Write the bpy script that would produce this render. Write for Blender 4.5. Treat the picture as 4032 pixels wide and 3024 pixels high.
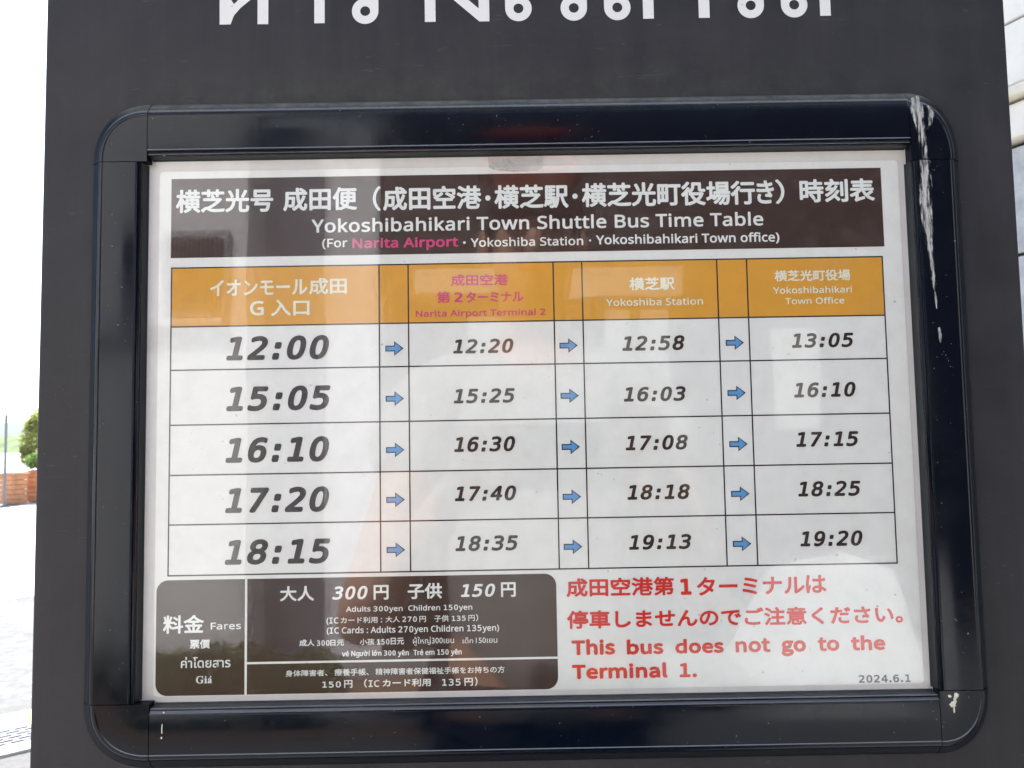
import bpy, bmesh, math, random
from mathutils import Vector, Matrix, noise
random.seed(7)
S = bpy.context.scene
COL = S.collection
for _o in list(bpy.data.objects):
    bpy.data.objects.remove(_o)

# ---------------------------------------------------------------- camera
CAM_H = 1.40
BOARD_Z = CAM_H + 0.01782          # height of the poster's centre above the ground
cd = bpy.data.cameras.new('camera')
cd.sensor_width = 36.0
cd.lens = 27.0
cd.clip_start = 0.01
cd.clip_end = 5000.0
cd.dof.use_dof = True
cd.dof.focus_distance = 0.407
cd.dof.aperture_fstop = 28.0
cam = bpy.data.objects.new('camera', cd)
COL.objects.link(cam)
right = Vector((0.99985241, -0.00198663, -0.01706489))
fwd = Vector((0.00309239, 0.99787933, 0.06501756))
up = right.cross(fwd).normalized()
mw = Matrix((right, up, -fwd)).transposed().to_4x4()
mw.translation = Vector((-0.01035, -0.40585, CAM_H))
cam.matrix_world = mw
S.camera = cam

# ---------------------------------------------------------------- sky, sun, exposure
SUN_EL, SUN_AZ = 50.0, -19.0       # azimuth measured from +Y (behind the sign) towards +X
w = bpy.data.worlds.new('World')
S.world = w
w.use_nodes = True
nt = w.node_tree
bg = nt.nodes['Background']
sky = nt.nodes.new('ShaderNodeTexSky')
sky.sky_type = 'NISHITA'
sky.sun_disc = False
sky.sun_elevation = math.radians(SUN_EL)
sky.sun_rotation = math.radians(SUN_AZ)
sky.air_density = 1.0
sky.dust_density = 1.6
sky.ozone_density = 1.0
nt.links.new(sky.outputs[0], bg.inputs[0])
bg.inputs[1].default_value = 0.11
sl = bpy.data.lights.new('sun', 'SUN')
sl.energy = 4.6
sl.angle = math.radians(0.53)
sl.color = (1.0, 0.975, 0.94)
sun = bpy.data.objects.new('sun', sl)
COL.objects.link(sun)
e, a = math.radians(SUN_EL), math.radians(SUN_AZ)
sdir = Vector((math.sin(a) * math.cos(e), math.cos(a) * math.cos(e), math.sin(e)))
sun.rotation_euler = sdir.to_track_quat('Z', 'Y').to_euler()
sun.location = sdir * 30
vs = S.view_settings
vs.view_transform = 'Standard'
vs.look = 'None'
vs.exposure = 1.80
vs.gamma = 1.0
vs.use_curve_mapping = False

# ---------------------------------------------------------------- helpers
def srgb(r, g, b):
    f = lambda c: (c / 255 / 12.92) if c / 255 <= 0.04045 else ((c / 255 + 0.055) / 1.055) ** 2.4
    return (f(r), f(g), f(b), 1.0)

class N:
    """small wrapper round a node tree"""
    def __init__(self, name):
        self.m = bpy.data.materials.new(name)
        self.m.use_nodes = True
        self.t = self.m.node_tree
        self.p = self.t.nodes['Principled BSDF']
        self.out = self.t.nodes['Material Output']
    def n(self, kind, **kw):
        x = self.t.nodes.new('ShaderNode' + kind)
        for k, v in kw.items():
            setattr(x, k, v)
        return x
    def l(self, a, b):
        self.t.links.new(a, b)
    def coord(self, scale=(1, 1, 1), rot=(0, 0, 0), loc=(0, 0, 0)):
        tc = self.n('TexCoord'); mp = self.n('Mapping')
        mp.inputs['Scale'].default_value = scale
        mp.inputs['Rotation'].default_value = rot
        mp.inputs['Location'].default_value = loc
        self.l(tc.outputs['Object'], mp.inputs['Vector'])
        return mp.outputs[0]
    def noise(self, vec, scale, detail=4, rough=0.55, dist=0.0):
        x = self.n('TexNoise')
        x.inputs['Scale'].default_value = scale
        x.inputs['Detail'].default_value = detail
        x.inputs['Roughness'].default_value = rough
        x.inputs['Distortion'].default_value = dist
        self.l(vec, x.inputs['Vector'])
        return x.outputs[0]
    def ramp(self, fac, *stops):
        x = self.n('ValToRGB')
        el = x.color_ramp.elements
        while len(el) < len(stops):
            el.new(0.5)
        for k, (p, c) in enumerate(stops):
            el[k].position = p
            el[k].color = c if len(c) == 4 else (*c, 1)
        self.l(fac, x.inputs[0])
        return x.outputs[0]
    def grey(self, fac, *stops):
        return self.ramp(fac, *[(p, (v, v, v, 1)) for p, v in stops])
    def mix(self, fac, a, b, blend='MIX'):
        x = self.n('Mix', data_type='RGBA', blend_type=blend)
        for s, v in ((x.inputs[0], fac), (x.inputs[6], a), (x.inputs[7], b)):
            if hasattr(v, 'is_linked') or hasattr(v, 'links'):
                self.l(v, s)
            else:
                s.default_value = v
        return x.outputs[2]
    def math(self, op, a, b=0.0, clamp=False):
        x = self.n('Math', operation=op, use_clamp=clamp)
        for s, v in ((x.inputs[0], a), (x.inputs[1], b)):
            if isinstance(v, (int, float)):
                s.default_value = v
            else:
                self.l(v, s)
        return x.outputs[0]
    def bump(self, h, dist, strength=1.0, normal=None):
        x = self.n('Bump')
        x.inputs['Strength'].default_value = strength
        x.inputs['Distance'].default_value = dist
        self.l(h, x.inputs['Height'])
        if normal is not None:
            self.l(normal, x.inputs['Normal'])
        return x.outputs[0]
    def base(self, v):
        s = self.p.inputs['Base Color']
        if isinstance(v, tuple):
            s.default_value = v
        else:
            self.l(v, s)
    def rough(self, v):
        s = self.p.inputs['Roughness']
        if isinstance(v, (int, float)):
            s.default_value = v
        else:
            self.l(v, s)
    def normal(self, v):
        self.l(v, self.p.inputs['Normal'])

def sep(k, vec):
    x = k.n('SeparateXYZ'); k.l(vec, x.inputs[0]); return x.outputs

def plain(name, col, rough=0.5, spec=0.5, var=0.0, scale=60.0, bump=0.0):
    k = N(name)
    k.p.inputs['Specular IOR Level'].default_value = spec
    if var:
        v = k.noise(k.coord(), scale, 5)
        lo = tuple(c * (1 - var) for c in col[:3]) + (1,)
        hi = tuple(min(1, c * (1 + var)) for c in col[:3]) + (1,)
        k.base(k.ramp(v, (0.3, lo), (0.7, hi)))
        k.rough(k.grey(v, (0.3, max(0, rough - 0.08)), (0.7, min(1, rough + 0.08))))
        if bump:
            k.normal(k.bump(v, bump))
    else:
        k.base(col); k.rough(rough)
    return k.m

def obj(name, me, mat, parent=None, **props):
    o = bpy.data.objects.new(name, me)
    COL.objects.link(o)
    if mat is not None:
        me.materials.clear(); me.materials.append(mat)
    if parent is not None:
        o.parent = parent
    for k, v in props.items():
        o[k] = v
    return o

def thing(name, label, cat, loc=(0, 0, 0), rz=0.0, group=None):
    o = bpy.data.objects.new(name, None)
    COL.objects.link(o)
    o.empty_display_size = 0.1
    o.location = loc
    o.rotation_euler = (0, 0, rz)
    o['label'] = label; o['category'] = cat
    if group:
        o['group'] = group
    return o

def mesh(name, verts, faces, smooth=False):
    me = bpy.data.meshes.new(name)
    me.from_pydata([tuple(v) for v in verts], [], faces)
    me.update()
    if smooth:
        for p in me.polygons:
            p.use_smooth = True
    return me

def box_me(name, x0, x1, y0, y1, z0, z1, bev=0.0, seg=2):
    bm = bmesh.new()
    bmesh.ops.create_cube(bm, size=1.0)
    for v in bm.verts:
        v.co = Vector((x0 + (v.co.x + .5) * (x1 - x0), y0 + (v.co.y + .5) * (y1 - y0), z0 + (v.co.z + .5) * (z1 - z0)))
    if bev:
        bmesh.ops.bevel(bm, geom=bm.edges[:], offset=bev, segments=seg, affect='EDGES', profile=0.5)
    me = bpy.data.meshes.new(name)
    bm.to_mesh(me); bm.free()
    return me

def to_bl(me_or_bm, name):
    me = bpy.data.meshes.new(name); me_or_bm.to_mesh(me); me_or_bm.free(); return me

# points on the board are given in millimetres: x right, z up, d out towards the viewer
def bp(x, z, d=0.0):
    return Vector((x / 1000.0, -d / 1000.0, z / 1000.0))

def rect_me(name, x0, x1, z0, z1, d, thick=0.04):
    v = [bp(x0, z0, d), bp(x1, z0, d), bp(x1, z1, d), bp(x0, z1, d),
         bp(x0, z0, d - thick), bp(x1, z0, d - thick), bp(x1, z1, d - thick), bp(x0, z1, d - thick)]
    f = [(0, 1, 2, 3), (0, 4, 5, 1), (1, 5, 6, 2), (2, 6, 7, 3), (3, 7, 4, 0)]
    return mesh(name, v, f)

def poly_me(name, pts, d, thick=0.04):
    n = len(pts)
    v = [bp(x, z, d) for x, z in pts] + [bp(x, z, d - thick) for x, z in pts]
    f = [tuple(range(n))] + [((i + 1) % n, i, n + i, n + (i + 1) % n) for i in range(n)]
    return mesh(name, v, f)

def round_rect(x0, x1, z0, z1, r, seg=8):
    pts = []
    for cx, cz, a0 in ((x1 - r, z1 - r, 0), (x0 + r, z1 - r, 90), (x0 + r, z0 + r, 180), (x1 - r, z0 + r, 270)):
        for k in range(seg + 1):
            t = math.radians(a0 + 90 * k / seg)
            pts.append((cx + r * math.cos(t), cz + r * math.sin(t)))
    return pts

def tube(bm, p, q, r0, r1, seg=8):
    p, q = Vector(p), Vector(q)
    ax = (q - p).normalized()
    s = ax.orthogonal().normalized(); t = ax.cross(s)
    ring = []
    for c, r in ((p, r0), (q, r1)):
        ring.append([bm.verts.new(c + (s * math.cos(2 * math.pi * k / seg) + t * math.sin(2 * math.pi * k / seg)) * r) for k in range(seg)])
    for k in range(seg):
        bm.faces.new((ring[0][k], ring[0][(k + 1) % seg], ring[1][(k + 1) % seg], ring[1][k]))
    bm.faces.new(ring[0][::-1]); bm.faces.new(ring[1])

# ---------------------------------------------------------------- materials
def mat_ground(name, c0, c1, scale, rough=0.85, bump=0.003, speck=None):
    k = N(name)
    v = k.coord()
    big = k.noise(v, scale * 0.06, 5, 0.6)
    fine = k.noise(v, scale, 6, 0.7)
    col = k.mix(k.grey(big, (0.35, 0), (0.65, 1)), c0, c1)
    col = k.mix(k.grey(fine, (0.4, 0.0), (0.62, 0.55)), col, tuple(c * 0.6 for c in c0[:3]) + (1,))
    if speck:
        vo = k.n('TexVoronoi'); vo.inputs['Scale'].default_value = scale * 0.7; k.l(v, vo.inputs['Vector'])
        col = k.mix(k.grey(vo.outputs['Distance'], (0.12, 0.9), (0.28, 0.0)), col, speck)
    k.base(col); k.rough(rough)
    k.normal(k.bump(fine, bump))
    return k.m

M = {}
M['pavement'] = mat_ground('pavement_concrete', (.27, .266, .256, 1), (.33, .325, .31, 1), 60)
M['slab'] = mat_ground('pavement_edge', (.105, .103, .10, 1), (.135, .132, .127, 1), 45)
M['bright_concrete'] = mat_ground('bright_concrete', (.50, .49, .47, 1), (.58, .57, .55, 1), 8)
M['asphalt'] = mat_ground('pale_asphalt', (.105, .105, .107, 1), (.185, .184, .18, 1), 14, bump=.006, speck=(.40, .40, .39, 1))
M['concrete'] = mat_ground('kerb_concrete', (.12, .118, .112, 1), (.15, .147, .14, 1), 90)
M['yellow'] = plain('yellow_block', (.78, .58, .16, 1), 0.7, var=.12, scale=40)
M['soil'] = mat_ground('bare_soil', (.30, .19, .12, 1), (.37, .25, .16, 1), 30)
M['steel'] = plain('galvanised_steel', (.24, .25, .275, 1), 0.5, var=.15, scale=90)
M['dark_pit'] = plain('dark_pit', (.03, .03, .036, 1), 0.9)

# charcoal painted metal sheet of the sign
k = N('charcoal_sign_paint')
v = k.coord()
mott = k.noise(v, 26, 6, 0.62)
fine = k.noise(v, 420, 3, 0.6)
base = k.ramp(mott, (0.28, (.0180, .0170, .0188, 1)), (0.74, (.0345, .0325, .0350, 1)))
sp = k.noise(k.coord(scale=(1, 1, 1), loc=(3.3, 1, 2)), 900, 2, 0.5)
cluster = k.noise(k.coord(loc=(7, 0, 3)), 14, 3, 0.5)
strk_ = k.noise(k.coord(scale=(70, 1, 4.5), loc=(2, 2, 2)), 1.0, 5, 0.65, 0.4)
base = k.mix(k.grey(strk_, (0.46, 0.0), (0.76, 0.32)), base, (.052, .049, .049, 1))
spm = k.math('MULTIPLY', k.grey(sp, (0.70, 0), (0.76, 1)), k.grey(cluster, (0.45, 0), (0.7, 0.7)))
base = k.mix(spm, base, (.10, .097, .094, 1))
# fine hair scratches
scr = k.noise(k.coord(scale=(55, 1, 520), rot=(0, 0.5, 0)), 1.0, 2, 0.4, 1.5)
scm = k.math('MULTIPLY', k.grey(scr, (0.715, 0), (0.745, 1)), k.grey(cluster, (0.42, 0), (0.6, 0.5)))
base = k.mix(scm, base, (.09, .087, .084, 1))
# grime gathered above and beside the top of the poster frame
xyz = sep(k, k.coord())
zz = xyz[2]; xx = xyz[0]
above = k.grey(zz, (0.150, 0.0), (0.166, 1.0), (0.188, 0.22), (0.235, 0.0))
gn = k.grey(k.noise(k.coord(loc=(2, 5, 1)), 60, 6, 0.7), (0.35, 0.15), (0.7, 1.0))
inx = k.math('MULTIPLY', k.math('GREATER_THAN', xx, -0.235), k.math('LESS_THAN', xx, 0.225))
soft = k.grey(k.math('ABSOLUTE', xx), (0.15, 1.0), (0.25, 0.25))
dm = k.math('MULTIPLY', k.math('MULTIPLY', above, gn), k.math('MULTIPLY', soft, 0.75))
base = k.mix(dm, base, (.060, .060, .049, 1))
k.base(base)
k.rough(k.grey(mott, (0.3, 0.52), (0.7, 0.64)))
k.p.inputs['Specular IOR Level'].default_value = 0.26
k.normal(k.bump(fine, 0.00006, 0.6))
M['panel'] = k.m

# glossy blue-black plastic/anodised profile of the poster frame
k = N('black_frame_gloss')
v = k.coord()
sm = k.noise(k.coord(scale=(1, 1, 1), loc=(1, 2, 3)), 45, 6, 0.68, 0.6)
strk = k.noise(k.coord(scale=(120, 120, 6)), 1.0, 4, 0.6)
dust = k.math('MULTIPLY', k.grey(sm, (0.52, 0), (0.78, 1)), 0.16)
base = k.mix(dust, (.0010, .0030, .0080, 1), (.022, .026, .028, 1))
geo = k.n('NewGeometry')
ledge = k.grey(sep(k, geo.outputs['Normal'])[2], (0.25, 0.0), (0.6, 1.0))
base = k.mix(k.math('MULTIPLY', ledge, 0.85), base, (.24, .245, .245, 1))  # crest highlight painted in: paler colour on up-facing faces
spk = k.noise(k.coord(loc=(9, 4, 6)), 620, 2, 0.5)
spm = k.math('MULTIPLY', k.grey(spk, (0.735, 0), (0.765, 1)), k.grey(sm, (0.45, 0), (0.62, 0.8)))
base = k.mix(spm, base, (.32, .32, .30, 1))
xyz = sep(k, v)
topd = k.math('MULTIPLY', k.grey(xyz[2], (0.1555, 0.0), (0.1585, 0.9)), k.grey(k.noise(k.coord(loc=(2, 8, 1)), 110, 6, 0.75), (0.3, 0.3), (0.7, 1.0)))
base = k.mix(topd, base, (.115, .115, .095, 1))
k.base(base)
rr = k.math('ADD', k.grey(sm, (0.3, 0.07), (0.75, 0.20)), k.math('MULTIPLY', topd, 0.5))
k.rough(rr)
k.normal(k.bump(strk, 0.00004, 0.25))
k.p.inputs['Specular IOR Level'].default_value = 0.25
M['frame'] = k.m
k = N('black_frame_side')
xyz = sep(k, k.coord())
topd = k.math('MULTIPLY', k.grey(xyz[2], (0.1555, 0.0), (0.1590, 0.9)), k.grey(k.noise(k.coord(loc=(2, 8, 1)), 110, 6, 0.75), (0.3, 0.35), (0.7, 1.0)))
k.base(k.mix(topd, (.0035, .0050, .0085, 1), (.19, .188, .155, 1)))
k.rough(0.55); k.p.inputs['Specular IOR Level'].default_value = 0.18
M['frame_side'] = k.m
# lip round the opening: dust lies on whatever faces up
k = N('frame_lip')
geo = k.n('NewGeometry')
nz = sep(k, geo.outputs['Normal'])[2]
dn = k.grey(k.noise(k.coord(loc=(6, 2, 8)), 160, 6, 0.75), (0.3, 0.25), (0.7, 1.0))
k.base(k.mix(k.math('MULTIPLY', k.grey(nz, (0.2, 0.0), (0.6, 1.0)), dn), (.010, .0115, .0135, 1), (.062, .060, .052, 1)))
k.rough(0.38)
M['frame_lip'] = k.m
M['gap'] = plain('black_gap', (.004, .004, .005, 1), 0.6)

# white coated paper with slight mottling and printed inks
def ink(name, col, rough=0.45):
    k = N(name)
    v = k.noise(k.coord(), 85, 5, 0.6)
    hi = tuple(min(1, c * 1.04) for c in col[:3]) + (1,)
    lo = tuple(c * 0.955 for c in col[:3]) + (1,)
    k.base(k.ramp(v, (0.3, lo), (0.7, hi)))
    k.rough(rough)
    k.p.inputs['Specular IOR Level'].default_value = 0.25
    return k
k = ink('poster_paper', (.745, .732, .697, 1))
sp_ = k.noise(k.coord(loc=(8, 8, 2)), 340, 2, 0.5)
cl_ = k.grey(k.noise(k.coord(loc=(1, 7, 2)), 22, 2, 0.5), (0.45, 0.0), (0.6, 0.8))
lnk = k.p.inputs['Base Color'].links[0].from_socket
k.base(k.mix(k.math('MULTIPLY', k.grey(sp_, (0.735, 0), (0.75, 1)), cl_), lnk, (.30, .27, .23, 1)))
M['paper'] = k.m
k = ink('backing_board', (.60, .575, .55, 1))
M['backing'] = k.m
M['ink_brown'] = ink('ink_dark_brown', (.040, .017, .0110, 1)).m
M['ink_orange'] = ink('ink_orange', (.66, .315, .032, 1)).m
M['ink_white'] = ink('ink_white', (.77, .77, .74, 1)).m
M['ink_cream'] = ink('ink_cream', (.76, .75, .60, 1)).m
M['ink_pink'] = ink('ink_pink', (.62, .050, .19, 1)).m
M['ink_pink2'] = ink('ink_pink_on_orange', (.60, .060, .135, 1)).m
M['ink_time'] = ink('ink_near_black', (.022, .0115, .009, 1)).m
M['ink_line'] = ink('ink_line_black', (.014, .012, .014, 1)).m
M['ink_blue'] = ink('ink_blue', (.095, .29, .57, 1)).m
M['ink_red'] = ink('ink_red', (.64, .018, .014, 1)).m
M['ink_red2'] = ink('ink_vermilion', (.62, .034, .014, 1)).m
M['ink_date'] = ink('ink_slate', (.060, .062, .10, 1)).m

# clear films: Fresnel gloss over transparency, slightly rippled
def film(name, ior, ripple, wave, rough, seed, haze=0.0):
    k = N(name)
    k.t.nodes.remove(k.p)
    n1 = k.noise(k.coord(loc=(seed, 0, 0)), 230, 3, 0.6)
    n2 = k.noise(k.coord(loc=(0, 0, seed), scale=(1.0, 1.0, 0.7)), 9, 2, 0.5)
    msk = k.grey(k.noise(k.coord(loc=(seed, seed, 1)), 6.5, 2, 0.5), (0.36, 0.15), (0.56, 1.0))
    h = k.math('ADD', k.math('MULTIPLY', k.math('MULTIPLY', n1, msk), ripple), k.math('MULTIPLY', n2, wave))
    nrm = k.bump(h, 1.0)
    fr = k.n('Fresnel')
    geo = k.n('NewGeometry')      # thin sheet: the same reflectance from either side
    k.l(k.math('ADD', ior, k.math('MULTIPLY', geo.outputs['Backfacing'], 1 / ior - ior)), fr.inputs['IOR'])
    k.l(nrm, fr.inputs['Normal'])
    gl = k.n('BsdfAnisotropic') if False else k.n('BsdfGlossy')
    gl.inputs['Roughness'].default_value = rough
    k.l(nrm, gl.inputs['Normal'])
    tr = k.n('BsdfTransparent')
    tr.inputs[0].default_value = (.985, .99, .985, 1)
    mx = k.n('MixShader')
    k.l(fr.outputs[0], mx.inputs[0]); k.l(tr.outputs[0], mx.inputs[1]); k.l(gl.outputs[0], mx.inputs[2])
    last = mx.outputs[0]
    if haze:
        df = k.n('BsdfDiffuse'); df.inputs[0].default_value = (.62, .62, .58, 1)
        m2 = k.n('MixShader')
        hz = k.grey(k.noise(k.coord(loc=(4, seed, 9)), 55, 7, 0.7), (0.5, 0.0), (0.8, haze))
        k.l(hz, m2.inputs[0]); k.l(last, m2.inputs[1]); k.l(df.outputs[0], m2.inputs[2])
        last = m2.outputs[0]
    k.l(last, k.out.inputs['Surface'])
    return k.m
M['laminate'] = film('laminate_film', 1.51, 0.00007, 0.0006, 0.001, 3.1)
M['cover'] = film('clear_cover_film', 1.51, 0.000003, 0.0002, 0.001, 7.7, haze=0.055)

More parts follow.
